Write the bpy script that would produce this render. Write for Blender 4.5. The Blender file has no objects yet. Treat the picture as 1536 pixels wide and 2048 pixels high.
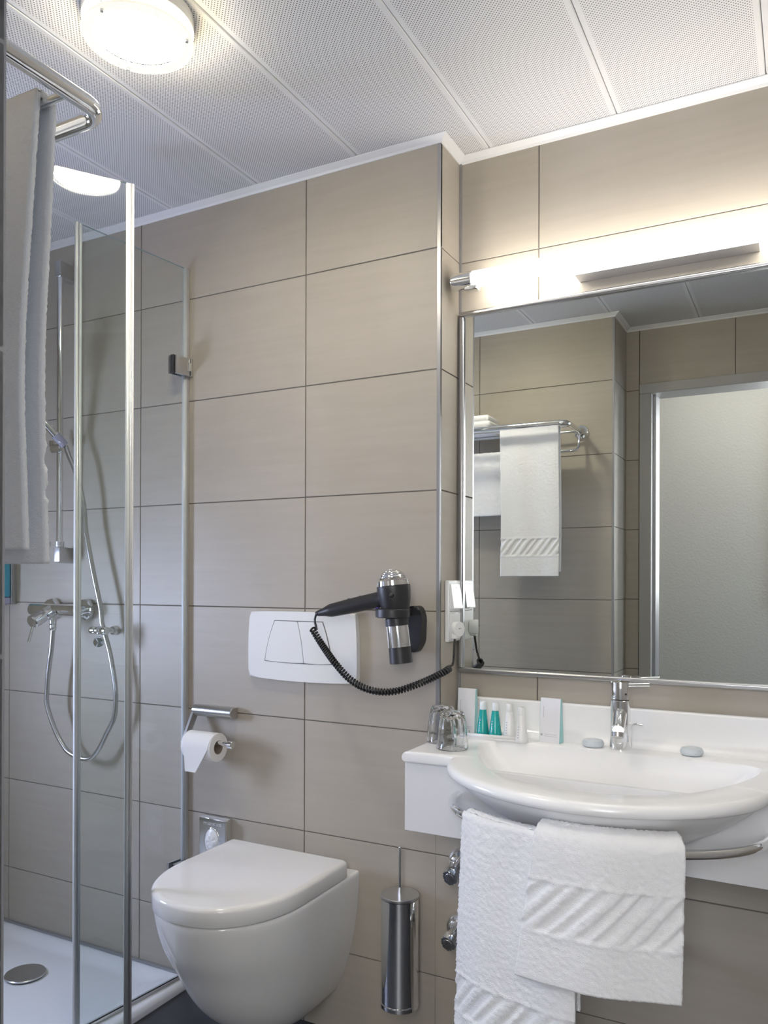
import bpy, bmesh, math, random
import numpy as np
from mathutils import Vector, Matrix

random.seed(7)
rng = np.random.default_rng(7)
S = bpy.context.scene
COL = S.collection

# ------------------------------------------------------------------ camera
CAM_H = 1.186
YAW, ROLL = math.radians(27.90), math.radians(0.1766)
FPX, CYPX = 1597.3, 1162.1
cd = bpy.data.cameras.new('camera')
cam = bpy.data.objects.new('camera', cd)
COL.objects.link(cam)
cd.sensor_fit = 'VERTICAL'
cd.sensor_height = 36.0
cd.sensor_width = 27.0
cd.lens = FPX / 2048 * 36.0
cd.shift_y = (CYPX - 1024) / 2048
cd.clip_start = 0.02
cam.location = (0, 0, CAM_H)
_c, _s = math.cos(YAW), math.sin(YAW)
_r, _f, _u = Vector((_c, _s, 0)), Vector((-_s, _c, 0)), Vector((0, 0, 1))
_R = _r * math.cos(ROLL) + _u * math.sin(ROLL)
_U = _u * math.cos(ROLL) - _r * math.sin(ROLL)
cam.rotation_euler = Matrix((_R, _U, -_f)).transposed().to_euler()
S.camera = cam

# ------------------------------------------------------------------ world, view
w = bpy.data.worlds.new('world'); S.world = w
w.use_nodes = True
w.node_tree.nodes['Background'].inputs[0].default_value = (0.6, 0.75, 1.0, 1)
w.node_tree.nodes['Background'].inputs[1].default_value = 0.3
S.view_settings.view_transform = 'Standard'
S.view_settings.look = 'None'
S.view_settings.exposure = 1.92
S.view_settings.gamma = 1.0
S.view_settings.use_curve_mapping = False
TUBE_E, DISC_E, BLUE_FILL_W, WIN_E, HALL_W, FILL_E = 4.3, 23.0, 5.0, 12.5, 5.0, 3.1

def area(name, loc, target, sx, sy, power, col):
    l = bpy.data.lights.new(name, 'AREA'); l.shape = 'RECTANGLE'
    l.size, l.size_y, l.energy, l.color = sx, sy, power, col
    o = bpy.data.objects.new(name, l); COL.objects.link(o)
    o.location = loc
    o.rotation_euler = (Vector(target) - Vector(loc)).to_track_quat('-Z', 'Y').to_euler()
    return o
# added bluish fill, standing in for daylight from an assumed hall window
area('hall_blue_fill', (1.52, -0.45, 1.45), (-2.2, 1.7, 1.2), 0.9, 1.5, BLUE_FILL_W, (0.62, 0.78, 1.0))

area('hall_fill_light', (0.1, -0.55, 2.44), (0.1, -0.55, 0.0), 1.8, 0.9, HALL_W, (1.0, 0.94, 0.86))  # added warm light for the hall, unseen and without a fixture

# ------------------------------------------------------------------ materials
def mat(name, col, rough=0.4, metal=0.0, **kw):
    m = bpy.data.materials.new(name); m.use_nodes = True
    b = m.node_tree.nodes['Principled BSDF']
    b.inputs['Base Color'].default_value = (*col, 1)
    b.inputs['Roughness'].default_value = rough
    b.inputs['Metallic'].default_value = metal
    for k, v in kw.items():
        b.inputs[k].default_value = v
    return m
def nd(m, t, **kw):
    n = m.node_tree.nodes.new(t)
    for k, v in kw.items(): setattr(n, k, v)
    return n
def ln(m, a, b): m.node_tree.links.new(a, b)
def bump(m, scale, strength, dist=0.001, vec=None, detail=3):
    b = m.node_tree.nodes['Principled BSDF']
    tc = nd(m, 'ShaderNodeTexCoord'); no = nd(m, 'ShaderNodeTexNoise'); bp = nd(m, 'ShaderNodeBump')
    no.inputs['Scale'].default_value = scale; no.inputs['Detail'].default_value = detail
    bp.inputs['Strength'].default_value = strength; bp.inputs['Distance'].default_value = dist
    ln(m, tc.outputs['Object'], no.inputs['Vector']); ln(m, no.outputs['Fac'], bp.inputs['Height'])
    ln(m, bp.outputs['Normal'], b.inputs['Normal'])
    return m
def tile_mat(name, c0, c1):
    m = mat(name, c0, 0.46)
    b = m.node_tree.nodes['Principled BSDF']
    tc = nd(m, 'ShaderNodeTexCoord'); oi = nd(m, 'ShaderNodeObjectInfo')
    ad = nd(m, 'ShaderNodeVectorMath', operation='ADD'); sc = nd(m, 'ShaderNodeVectorMath', operation='MULTIPLY')
    cmb = nd(m, 'ShaderNodeCombineXYZ'); mu = nd(m, 'ShaderNodeMath', operation='MULTIPLY'); mu.inputs[1].default_value = 37.0
    ln(m, oi.outputs['Random'], mu.inputs[0])
    for i in range(3): ln(m, mu.outputs[0], cmb.inputs[i])
    ln(m, tc.outputs['Object'], ad.inputs[0]); ln(m, cmb.outputs[0], ad.inputs[1])
    sc.inputs[1].default_value = (4, 4, 60); ln(m, ad.outputs[0], sc.inputs[0])
    n1 = nd(m, 'ShaderNodeTexNoise'); n1.inputs['Scale'].default_value = 1.0; n1.inputs['Detail'].default_value = 6
    ln(m, sc.outputs[0], n1.inputs['Vector'])
    n2 = nd(m, 'ShaderNodeTexNoise'); n2.inputs['Scale'].default_value = 5.0; n2.inputs['Detail'].default_value = 8
    ln(m, ad.outputs[0], n2.inputs['Vector'])
    mx = nd(m, 'ShaderNodeMath', operation='ADD'); ln(m, n1.outputs['Fac'], mx.inputs[0]); ln(m, n2.outputs['Fac'], mx.inputs[1])
    rp = nd(m, 'ShaderNodeValToRGB'); rp.color_ramp.elements[0].position = 0.3; rp.color_ramp.elements[1].position = 0.7
    rp.color_ramp.elements[0].color = (*c0, 1); rp.color_ramp.elements[1].color = (*c1, 1)
    hf = nd(m, 'ShaderNodeMath', operation='MULTIPLY'); hf.inputs[1].default_value = 0.5
    ln(m, mx.outputs[0], hf.inputs[0]); ln(m, hf.outputs[0], rp.inputs['Fac']); ln(m, rp.outputs[0], b.inputs['Base Color'])
    return m
M = {}
M['tile'] = tile_mat('beige_stoneware', (0.392, 0.350, 0.290), (0.440, 0.399, 0.336))
M['grout'] = mat('grout', (0.16, 0.145, 0.125), 0.9)
M['floor'] = tile_mat('dark_slate', (0.030, 0.031, 0.036), (0.055, 0.057, 0.066))
M['paint'] = bump(mat('white_paint', (0.42, 0.41, 0.385), 0.7), 90, 0.5, 0.003)
M['white_pl'] = mat('white_plastic', (0.80, 0.80, 0.79), 0.28)
M['white_lac'] = mat('white_lacquer', (0.80, 0.80, 0.81), 0.22)
M['trim_w'] = mat('white_trim', (0.80, 0.80, 0.80), 0.45)
M['ceramic'] = mat('ceramic', (0.82, 0.81, 0.79), 0.08)
M['basin'] = mat('mineral_white', (0.90, 0.90, 0.90), 0.2)
M['tray'] = mat('enamel', (0.84, 0.85, 0.87), 0.25)
M['chrome'] = mat('chrome', (0.86, 0.87, 0.88), 0.06, 1.0)
M['steel'] = mat('brushed_steel', (0.62, 0.62, 0.62), 0.28, 1.0)
M['alu'] = mat('anodised_aluminium', (0.70, 0.70, 0.71), 0.36, 0.75)
M['frame'] = mat('mirror_frame_aluminium', (0.50, 0.50, 0.51), 0.3, 1.0)
M['profile'] = mat('grey_profile', (0.36, 0.36, 0.37), 0.35, 0.6)
M['doorgrey'] = mat('grey_door_lacquer', (0.40, 0.39, 0.37), 0.4)
M['black'] = mat('black_plastic', (0.022, 0.022, 0.024), 0.42)
M['cord'] = mat('black_rubber', (0.016, 0.016, 0.017), 0.22)
M['dark'] = mat('dark_gap', (0.03, 0.03, 0.03), 0.6)
M['gapgrey'] = mat('button_gap', (0.12, 0.12, 0.125), 0.6)
M['mirror'] = mat('mirror_glass', (0.86, 0.89, 0.87), 0.0, 1.0)
M['terry'] = bump(mat('white_terry', (0.91, 0.91, 0.92), 0.95), 650, 0.8, 0.0016)
M['paper'] = bump(mat('tissue', (0.83, 0.82, 0.81), 0.9), 300, 0.3, 0.001)
M['cardb'] = mat('cardboard_core', (0.36, 0.30, 0.24), 0.9)
M['card'] = mat('white_card', (0.80, 0.80, 0.83), 0.5)
M['cardteal'] = mat('aqua_card', (0.38, 0.70, 0.70), 0.5)
M['print'] = mat('grey_print', (0.42, 0.43, 0.47), 0.6)
M['teal'] = mat('teal_gel', (0.02, 0.42, 0.40), 0.18)
M['teal'].node_tree.nodes['Principled BSDF'].inputs['Transmission Weight'].default_value = 0.15
M['blue'] = mat('blue_gel_pack', (0.05, 0.36, 0.52), 0.2)
M['soap'] = bump(mat('wrapped_soap', (0.62, 0.67, 0.71), 0.35), 260, 0.6, 0.001)
M['cap'] = mat('frosted_cap', (0.80, 0.83, 0.84), 0.3)
M['purple'] = mat('purple_button', (0.10, 0.05, 0.30), 0.4)
M['clearpl'] = mat('lilac_clear_plastic', (0.72, 0.72, 0.90), 0.1); M['clearpl'].node_tree.nodes['Principled BSDF'].inputs['Transmission Weight'].default_value = 0.6
M['tumbler'] = mat('clear_glass', (0.97, 0.98, 0.98), 0.0)
M['tumbler'].node_tree.nodes['Principled BSDF'].inputs['Transmission Weight'].default_value = 1.0
M['tumbler'].node_tree.nodes['Principled BSDF'].inputs['IOR'].default_value = 1.35

def pane_mat(name, tint):
    m = bpy.data.materials.new(name); m.use_nodes = True
    nt = m.node_tree; nt.nodes.clear()
    o = nt.nodes.new('ShaderNodeOutputMaterial'); t = nt.nodes.new('ShaderNodeBsdfTransparent')
    g = nt.nodes.new('ShaderNodeBsdfGlossy'); lw = nt.nodes.new('ShaderNodeLayerWeight'); pw = nt.nodes.new('ShaderNodeMath'); f = nt.nodes.new('ShaderNodeMath'); x = nt.nodes.new('ShaderNodeMixShader')
    t.inputs[0].default_value = (*tint, 1); g.inputs['Roughness'].default_value = 0.0; lw.inputs['Blend'].default_value = 0.5
    pw.operation = 'POWER'; pw.inputs[1].default_value = 5.0; f.operation = 'MULTIPLY_ADD'; f.inputs[1].default_value = 0.96; f.inputs[2].default_value = 0.04
    nt.links.new(lw.outputs['Facing'], pw.inputs[0]); nt.links.new(pw.outputs[0], f.inputs[0])
    nt.links.new(f.outputs[0], x.inputs[0]); nt.links.new(t.outputs[0], x.inputs[1]); nt.links.new(g.outputs[0], x.inputs[2])
    nt.links.new(x.outputs[0], o.inputs[0])
    return m
M['pane'] = pane_mat('shower_glass', (0.955, 0.975, 0.965))
M['edge'] = mat('glass_edge', (0.22, 0.30, 0.28), 0.15)
def emit(name, col, st):
    m = bpy.data.materials.new(name); m.use_nodes = True
    b = m.node_tree.nodes['Principled BSDF']
    b.inputs['Base Color'].default_value = (0.9, 0.9, 0.9, 1)
    b.inputs['Emission Color'].default_value = (*col, 1); b.inputs['Emission Strength'].default_value = st
    return m
M['tube'] = emit('fluorescent_tube', (1.0, 0.955, 0.88), TUBE_E)
M['disc'] = emit('lit_opal_glass', (1.0, 0.93, 0.78), DISC_E)
M['glowring'] = emit('lamp_side_glow', (1.0, 0.86, 0.52), 12.0)
M['winglow'] = emit('daylit_frosted_pane', (0.60, 0.68, 1.0), WIN_E)
M['fillglow'] = emit('hall_fill_pane', (0.95, 0.96, 1.0), FILL_E)  # glow of the added fill panel behind the camera
M['discrim'] = emit('opal_glass_rim', (1.0, 0.93, 0.74), 0.17)

def perforated():
    m = mat('perforated_panel', (0.80, 0.80, 0.80), 0.5)
    b = m.node_tree.nodes['Principled BSDF']
    tc = nd(m, 'ShaderNodeTexCoord'); sp = nd(m, 'ShaderNodeSeparateXYZ'); ln(m, tc.outputs['Object'], sp.inputs[0])
    P = 0.0078
    def cell(off):
        out = []
        for ax in (0, 1):
            a = nd(m, 'ShaderNodeMath', operation='MULTIPLY_ADD'); a.inputs[1].default_value = 1 / P; a.inputs[2].default_value = off
            ln(m, sp.outputs[ax], a.inputs[0])
            fr = nd(m, 'ShaderNodeMath', operation='FRACT'); ln(m, a.outputs[0], fr.inputs[0])
            su = nd(m, 'ShaderNodeMath', operation='SUBTRACT'); su.inputs[1].default_value = 0.5; ln(m, fr.outputs[0], su.inputs[0])
            sq = nd(m, 'ShaderNodeMath', operation='MULTIPLY'); ln(m, su.outputs[0], sq.inputs[0]); ln(m, su.outputs[0], sq.inputs[1])
            out.append(sq)
        s = nd(m, 'ShaderNodeMath', operation='ADD'); ln(m, out[0].outputs[0], s.inputs[0]); ln(m, out[1].outputs[0], s.inputs[1])
        return s
    a, c = cell(0.0), cell(0.5)
    mn = nd(m, 'ShaderNodeMath', operation='MINIMUM'); ln(m, a.outputs[0], mn.inputs[0]); ln(m, c.outputs[0], mn.inputs[1])
    lt = nd(m, 'ShaderNodeMath', operation='LESS_THAN'); lt.inputs[1].default_value = (0.00125 / P) ** 2; ln(m, mn.outputs[0], lt.inputs[0])
    ab = nd(m, 'ShaderNodeMath', operation='ABSOLUTE'); ln(m, sp.outputs[0], ab.inputs[0])
    l2 = nd(m, 'ShaderNodeMath', operation='LESS_THAN'); l2.inputs[1].default_value = 0.1445; ln(m, ab.outputs[0], l2.inputs[0])
    mu = nd(m, 'ShaderNodeMath', operation='MULTIPLY'); ln(m, lt.outputs[0], mu.inputs[0]); ln(m, l2.outputs[0], mu.inputs[1])
    mx = nd(m, 'ShaderNodeMix', data_type='RGBA'); mx.inputs[6].default_value = (0.74, 0.74, 0.74, 1); mx.inputs[7].default_value = (0.06, 0.06, 0.065, 1)
    ln(m, mu.outputs[0], mx.inputs[0]); ln(m, mx.outputs[2], b.inputs['Base Color'])
    return m
M['perf'] = perforated()

# ------------------------------------------------------------------ builders
WL = {}
def wl(o): return WL.get(o.name, Vector((0, 0, 0))) if o else Vector((0, 0, 0))
def tag(o, label=None, cat=None, group=None, kind=None):
    if label: o['label'] = label
    if cat: o['category'] = cat
    if group: o['group'] = group
    if kind: o['kind'] = kind
    return o
def thing(name, loc, label, cat, group=None):
    o = bpy.data.objects.new(name, None); COL.objects.link(o)
    o.location = loc; o.empty_display_size = 0.02
    WL[o.name] = Vector(loc)
    return tag(o, label, cat, group)
def link(name, me, parent, base):
    o = bpy.data.objects.new(name, me); COL.objects.link(o)
    if parent:
        o.parent = parent; o.location = base - wl(parent)
    else:
        o.location = base
    WL[o.name] = Vector(base)
    return o
def mk(name, verts, faces, m, parent=None, smooth=False, origin=None, angle=None):
    v = np.asarray(verts, float)
    if origin is None:
        lo, hi = v.min(0), v.max(0); origin = Vector(((lo[0] + hi[0]) / 2, (lo[1] + hi[1]) / 2, lo[2]))
    base = Vector(origin)
    me = bpy.data.meshes.new(name)
    me.from_pydata((v - np.array(base)).tolist(), [], [list(map(int, f)) for f in faces])
    ms = m if isinstance(m, (list, tuple)) else [m]
    for q in ms: me.materials.append(q)
    me.validate()
    bm = bmesh.new(); bm.from_mesh(me); bmesh.ops.recalc_face_normals(bm, faces=bm.faces)
    if angle is not None:
        for e in bm.edges:
            if len(e.link_faces) == 2 and e.calc_face_angle(0) > math.radians(angle): e.smooth = False
        smooth = True
    bm.to_mesh(me); bm.free()
    if smooth:
        for p in me.polygons: p.use_smooth = True
    return link(name, me, parent, base)
def frombm(name, bm, m, parent=None, angle=35):
    v = [tuple(x.co) for x in bm.verts]; bm.verts.index_update()
    f = [[x.index for x in q.verts] for q in bm.faces]; bm.free()
    return mk(name, v, f, m, parent, angle=angle)
def flatten(o, dirs):
    for p in o.data.polygons:
        if any(abs(p.normal.dot(d)) > 0.9995 for d in dirs): p.use_smooth = False
    return o
AXES = (Vector((1, 0, 0)), Vector((0, 1, 0)), Vector((0, 0, 1)))
def box(name, x0, x1, y0, y1, z0, z1, m, parent=None, bev=0.0, seg=2):
    bm = bmesh.new(); bmesh.ops.create_cube(bm, size=1)
    for v in bm.verts:
        v.co = Vector(((x0 + x1) / 2 + v.co.x * (x1 - x0), (y0 + y1) / 2 + v.co.y * (y1 - y0), (z0 + z1) / 2 + v.co.z * (z1 - z0)))
    if bev: bmesh.ops.bevel(bm, geom=bm.edges[:], offset=bev, segments=seg, profile=0.5, affect='EDGES')
    return flatten(frombm(name, bm, m, parent, 30), AXES)
def frame_of(d):
    d = Vector(d).normalized()
    a = Vector((0, 0, 1)) if abs(d.z) < 0.9 else Vector((1, 0, 0))
    x = a.cross(d).normalized(); y = d.cross(x)
    return x, y, d
def lathe(name, p0, d, prof, m, parent=None, seg=32, angle=35, ex=1.0, ey=1.0):
    """profile: (radius, height along d)"""
    x, y, z = frame_of(d); p0 = Vector(p0); V = []; F = []
    for r, h in prof:
        for k in range(seg):
            a = 2 * math.pi * k / seg
            V.append(tuple(p0 + z * h + x * (r * ex * math.cos(a)) + y * (r * ey * math.sin(a))))
    for i in range(len(prof) - 1):
        for k in range(seg):
            F.append((i * seg + k, i * seg + (k + 1) % seg, (i + 1) * seg + (k + 1) % seg, (i + 1) * seg + k))
    ringed = prof[0] == prof[-1]
    if prof[0][0] > 1e-6 and not ringed: F.append(tuple(range(seg))[::-1])
    if prof[-1][0] > 1e-6 and not ringed: F.append(tuple((len(prof) - 1) * seg + k for k in range(seg)))
    v = np.array(V)
    return mk(name, v, F, m, parent, angle=angle)
def cyl(name, p0, p1, r, m, parent=None, bev=None, seg=28, r1=None):
    p0, p1 = Vector(p0), Vector(p1); L = (p1 - p0).length; r1 = r if r1 is None else r1
    b = min(r, r1) * 0.15 if bev is None else bev
    return lathe(name, p0, p1 - p0, [(max(r - b, 1e-4), 0), (r, b), (r1, L - b), (max(r1 - b, 1e-4), L)], m, parent, seg)
def spline(pts, n=12):
    P = [np.array(p, float) for p in pts]; P = [2 * P[0] - P[1]] + P + [2 * P[-1] - P[-2]]; out = []
    for i in range(1, len(P) - 2):
        for k in range(n):
            t = k / n
            out.append(0.5 * ((2 * P[i]) + (-P[i - 1] + P[i + 1]) * t + (2 * P[i - 1] - 5 * P[i] + 4 * P[i + 1] - P[i + 2]) * t * t + (-P[i - 1] + 3 * P[i] - 3 * P[i + 1] + P[i + 2]) * t ** 3))
    out.append(P[-2]); return np.array(out)
def tubev(path, r, seg=12, rs=None):
    path = np.asarray(path); V = []; F = []; n = len(path)
    T = np.gradient(path, axis=0); T /= np.linalg.norm(T, axis=1)[:, None]
    nx = np.cross(T[0], [0, 0, 1.0])
    if np.linalg.norm(nx) < 1e-3: nx = np.array([1.0, 0, 0])
    nx /= np.linalg.norm(nx)
    for i in range(n):
        nx = nx - T[i] * (nx @ T[i]); nx /= np.linalg.norm(nx); ny = np.cross(T[i], nx)
        rr = r if rs is None else rs[i]
        for k in range(seg):
            a = 2 * math.pi * k / seg; V.append(path[i] + rr * (math.cos(a) * nx + math.sin(a) * ny))
    for i in range(n - 1):
        for k in range(seg):
            F.append((i * seg + k, i * seg + (k + 1) % seg, (i + 1) * seg + (k + 1) % seg, (i + 1) * seg + k))
    F.append(tuple(range(seg))[::-1]); F.append(tuple((n - 1) * seg + k for k in range(seg)))
    return np.array(V), F
def tube(name, path, r, m, parent=None, seg=14, rs=None):
    V, F = tubev(path, r, seg, rs)
    return mk(name, V, F, m, parent, angle=50)
def prism(name, poly, lift, m, parent=None, bev=0.0, seg=2, angle=30):
    """poly: 3d outline, lift: extrusion vector; front face is poly+lift"""
    bm = bmesh.new(); lift = Vector(lift)
    a = [bm.verts.new(Vector(p)) for p in poly]; b = [bm.verts.new(Vector(p) + lift) for p in poly]; n = len(poly)
    bm.faces.new(a[::-1]); top = bm.faces.new(b)
    for i in range(n): bm.faces.new((a[i], a[(i + 1) % n], b[(i + 1) % n], b[i]))
    if bev: bmesh.ops.bevel(bm, geom=list(top.edges), offset=bev, segments=seg, profile=0.5, affect='EDGES')
    return flatten(frombm(name, bm, m, parent, angle), (lift.normalized(),))
def sphere(name, c, r, m, parent=None, sx=1, sy=1, sz=1, n=20):
    bm = bmesh.new(); bmesh.ops.create_uvsphere(bm, u_segments=n, v_segments=n // 2, radius=r)
    for v in bm.verts: v.co = Vector((c[0] + v.co.x * sx, c[1] + v.co.y * sy, c[2] + v.co.z * sz))
    return frombm(name, bm, m, parent, 60)

# ------------------------------------------------------------------ room
YA, YB = 1.8045, 1.9274          # toilet wall, recessed wall behind the mirror
XR, XC = -0.80, -0.695           # niche return, corner of the wall beside the door
YC, YD = 0.517, 0.28             # towel-rack wall, door wall
XL, XW = -2.60, 0.235            # shower end wall, right wall
ZC = 2.282
Z0 = 2.0112                      # a horizontal tile joint
T = 0.008
GAP = 0.003
ZJ = [Z0 + 0.3] + [Z0 - 0.3 * j for j in range(8)]
tile_cache = {}
def tile_mesh(du, dz, axis):
    k = (round(du, 4), round(dz, 4), axis)
    if k in tile_cache: return tile_cache[k]
    bm = bmesh.new(); bmesh.ops.create_cube(bm, size=1)
    dims = (du, T, dz) if axis == 'y' else (T, du, dz)
    for v in bm.verts: v.co = Vector((v.co.x * dims[0], v.co.y * dims[1], v.co.z * dims[2]))
    bmesh.ops.bevel(bm, geom=bm.edges[:], offset=0.0007, segments=1, affect='EDGES')
    me = bpy.data.meshes.new('tile'); bm.to_mesh(me); bm.free(); me.materials.append(M['tile'])
    tile_cache[k] = me
    return me
def wall(name, axis, plane, sgn, u0, u1, zlo, zhi, joints, thick=0.06, skip=None):
    """sgn: direction the tiled face looks along the axis"""
    back = plane - sgn * thick; f = plane - sgn * 0.0022
    lo, hi = min(back, f), max(back, f)
    if axis == 'y': wobj = box(name, u0, u1, lo, hi, zlo, zhi, M['grout'])
    else: wobj = box(name, lo, hi, u0, u1, zlo, zhi, M['grout'])
    tag(wobj, kind='structure')
    us = sorted([u0 - 1] + [j for j in joints if u0 + 1e-3 < j < u1 - 1e-3] + [u1 + 1])
    for i in range(len(us) - 1):
        a = u0 if i == 0 else us[i] + GAP / 2
        b = u1 if i == len(us) - 2 else us[i + 1] - GAP / 2
        for j in range(len(ZJ) - 1):
            t, bt = min(ZJ[j] - GAP / 2, zhi), max(ZJ[j + 1] + GAP / 2, zlo)
            if t - bt < 0.006 or b - a < 0.006: continue
            if skip and skip((a + b) / 2, (t + bt) / 2): continue
            me = tile_mesh(b - a, t - bt, axis)
            c = plane - sgn * T / 2
            p = Vector(((a + b) / 2, c, (t + bt) / 2)) if axis == 'y' else Vector((c, (a + b) / 2, (t + bt) / 2))
            link('tile', me, wobj, p)
    return wobj
JA = [-1.1965 + 0.6 * k for k in range(-3, 3)]
JB = [-0.5895 + 0.6 * k for k in range(-2, 3)]
wall('wall_toilet', 'y', YA, -1, XL, XR - 0.009, 0, 2.28, JA)
wall('wall_basin_lower', 'y', YA, -1, XR - 0.009 + 0.0002, XW, 0, 0.66, JB)
wall('wall_niche_side', 'x', XR, 1, YA + 0.001, YB, 0.79, 2.28, [], thick=0.05)
wall('wall_mirror', 'y', YB, -1, XR, XW, 0.79, 2.28, JB)
wall('wall_towel_rack', 'y', YC, 1, XL, XC - 0.009, 0, 2.28, [-1.28, -1.88, -2.48], thick=0.06)
wall('wall_door_side', 'x', XC, 1, YD, YC - 0.001, 0, 2.28, [], thick=0.05)
DX0, DX1, DZ = -0.5875, 0.21, 1.992
wall('wall_door_left', 'y', YD, 1, XC, DX0 - 0.05, 0, 2.28, [-0.64], thick=0.12)
wall('wall_door_head', 'y', YD, 1, DX0 - 0.05, XW + 0.05, DZ + 0.04, 2.28, [-0.26, 0.34], thick=0.12)
wall('wall_shower_end', 'x', XL, 1, YC, YA, 0, 2.28, [0.6, 1.2], thick=0.06)
wall('wall_right', 'x', XW, -1, YD, YB, 0, 2.28, [0.75, 1.35], thick=0.06)
tag(box('wall_door_right', DX1 + 0.05, XW + 0.05, YD - 0.12, YD - 0.002, 0, DZ + 0.04, M['paint']), kind='structure')
tag(box('floor', XL - 0.1, 1.75, -1.35, YB + 0.1, -0.06, 0, M['floor']), kind='structure')
# niche ledge, steel corner profiles
tag(box('trim_1', XR - 0.009, XR, YA - 0.001, YA + 0.008, 0.79, 2.268, M['profile']), kind='structure')
tag(box('trim_2', XC - 0.009, XC, YC - 0.008, YC + 0.001, 0, 2.268, M['profile']), kind='structure')
tag(box('trim_3', XR + 0.0005, XR + 0.006, YB - 0.006, YB - 0.0005, 0.79, 2.268, M['profile']), kind='structure')
# ceiling of perforated panels
ceil = tag(box('ceiling', XL - 0.06, XW + 0.06, YD - 0.12, YB + 0.06, ZC + 0.012, ZC + 0.05, M['trim_w']), kind='structure')
xs = -0.081; PW = 0.316; px = xs + PW
pm = None
while px > XL:
    a, b = px - PW + 0.0008, px - 0.0008
    if pm is None:
        bm = bmesh.new(); bmesh.ops.create_cube(bm, size=1)
        for v in bm.verts: v.co = Vector((v.co.x * (b - a), v.co.y * (YB - YD + 0.08), v.co.z * 0.011))
        bmesh.ops.bevel(bm, geom=bm.edges[:], offset=0.002, segments=1, affect='EDGES')
        pm = bpy.data.meshes.new('ceiling_panel'); bm.to_mesh(pm); bm.free(); pm.materials.append(M['perf'])
    link('ceiling_panel', pm, ceil, Vector(((a + b) / 2, (YB + YD - 0.02) / 2, ZC + 0.0058)))
    px -= PW
# white ceiling angle around the room
def cove(name, pts):
    """pts: run of (x, y, inward normal x, y) mitred corners"""
    prof = [(0.0, 2.267), (0.003, 2.267), (0.006, 2.272), (0.021, 2.2795), (0.021, 2.2818), (0.0, 2.2818)]
    V = []; F = []; n = len(prof)
    for x, y, nx, ny in pts:
        for d, z in prof: V.append((x + nx * d, y + ny * d, z))
    for i in range(len(pts) - 1):
        for k in range(n): F.append((i * n + k, i * n + (k + 1) % n, (i + 1) * n + (k + 1) % n, (i + 1) * n + k))
    F.append(tuple(range(n))); F.append(tuple((len(pts) - 1) * n + k for k in range(n))[::-1])
    return tag(mk(name, V, F, M['trim_w'], angle=20), kind='structure')
cove('trim_4', [(XL, YA, 1, -1), (XR, YA, 1, -1), (XR, YB, 1, -1), (XW, YB, -1, -1)])
cove('trim_5', [(XW, YB, -1, -1), (XW, YD, -1, 1), (XC, YD, 1, 1), (XC, YC, 1, 1), (XL, YC, 1, 1), (XL, YA, 1, -1)])
# door lining and hall behind the camera
dr = tag(box('door_1', DX0 - 0.05, DX1 + 0.05, YD - 0.125, YD + 0.012, DZ, DZ + 0.042, M['doorgrey'], bev=0.003), kind='structure')
box('jamb', DX0 - 0.05, DX0, YD - 0.125, YD + 0.012, 0, DZ, M['doorgrey'], dr, bev=0.003)
box('jamb', DX1, DX1 + 0.05, YD - 0.125, YD + 0.012, 0, DZ, M['doorgrey'], dr, bev=0.003)
box('rebate', DX0, DX0 + 0.012, YD - 0.125, YD - 0.03, 0, DZ - 0.0002, M['profile'], dr)
HX0, HX1, HY = -1.3, 1.6, -1.15
tag(box('wall_hall_back', HX0, HX1, HY - 0.06, HY, 0, 2.45, M['paint']), kind='structure')
tag(box('wall_hall_left', HX0 - 0.06, HX0, HY, YD - 0.12, 0, 2.45, M['paint']), kind='structure')
tag(box('wall_hall_front_left', HX0, DX0 - 0.05, YD - 0.16, YD - 0.121, 0, 2.45, M['paint']), kind='structure')
tag(box('wall_hall_front_right', DX1 + 0.05, HX1, YD - 0.16, YD - 0.121, 0, 2.45, M['paint']), kind='structure')
tag(box('wall_hall_front_head', DX0 - 0.05, DX1 + 0.05, YD - 0.16, YD - 0.126, DZ + 0.042, 2.45, M['paint']), kind='structure')
tag(box('ceiling_hall', HX0 - 0.06, HX1 + 0.06, HY - 0.06, YD - 0.121, 2.45, 2.5, M['paint']), kind='structure')
wnd = tag(box('added_window', HX1 - 0.03, HX1 + 0.03, HY, HY + 0.18, 0, 2.45, M['white_lac']), kind='structure')  # unseen window, assumed as the source of the bluish hall light
box('window_frame', HX1 - 0.03, HX1 + 0.03, HY + 0.18, YD - 0.16, 0, 0.55, M['white_lac'], wnd)
box('window_frame', HX1 - 0.03, HX1 + 0.03, HY + 0.18, YD - 0.16, 2.25, 2.45, M['white_lac'], wnd)
box('pane', HX1 - 0.005, HX1 + 0.001, HY + 0.18, YD - 0.16, 0.55, 2.25, M['pane'], wnd)

# added front-fill panel framed as a window, unseen behind the camera
w3 = tag(box('fill_window', -0.16, 0.61, HY + 0.0005, HY + 0.03, 1.04, 1.08, M['white_lac']), kind='structure')
for a in ((-0.16, 0.61, 2.16, 2.20), (-0.16, -0.12, 1.08, 2.16), (0.57, 0.61, 1.08, 2.16)):
    box('window_frame', a[0], a[1], HY + 0.0005, HY + 0.03, a[2], a[3], M['white_lac'], w3)
box('pane', -0.12, 0.57, HY + 0.001, HY + 0.012, 1.08, 2.16, M['fillglow'], w3)
# frosted window in the shower end wall
w2 = tag(box('window_2', XL + 0.0005, XL + 0.02, 0.73, 1.13, 0.82, 0.85, M['white_lac']), kind='structure')
for a in ((0.73, 1.13, 1.25, 1.28), (0.73, 0.76, 0.85, 1.25), (1.10, 1.13, 0.85, 1.25)):
    box('window_frame', XL + 0.0005, XL + 0.02, *a, M['white_lac'], w2)
box('pane', XL + 0.001, XL + 0.008, 0.76, 1.10, 0.85, 1.25, M['winglow'], w2)

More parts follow.
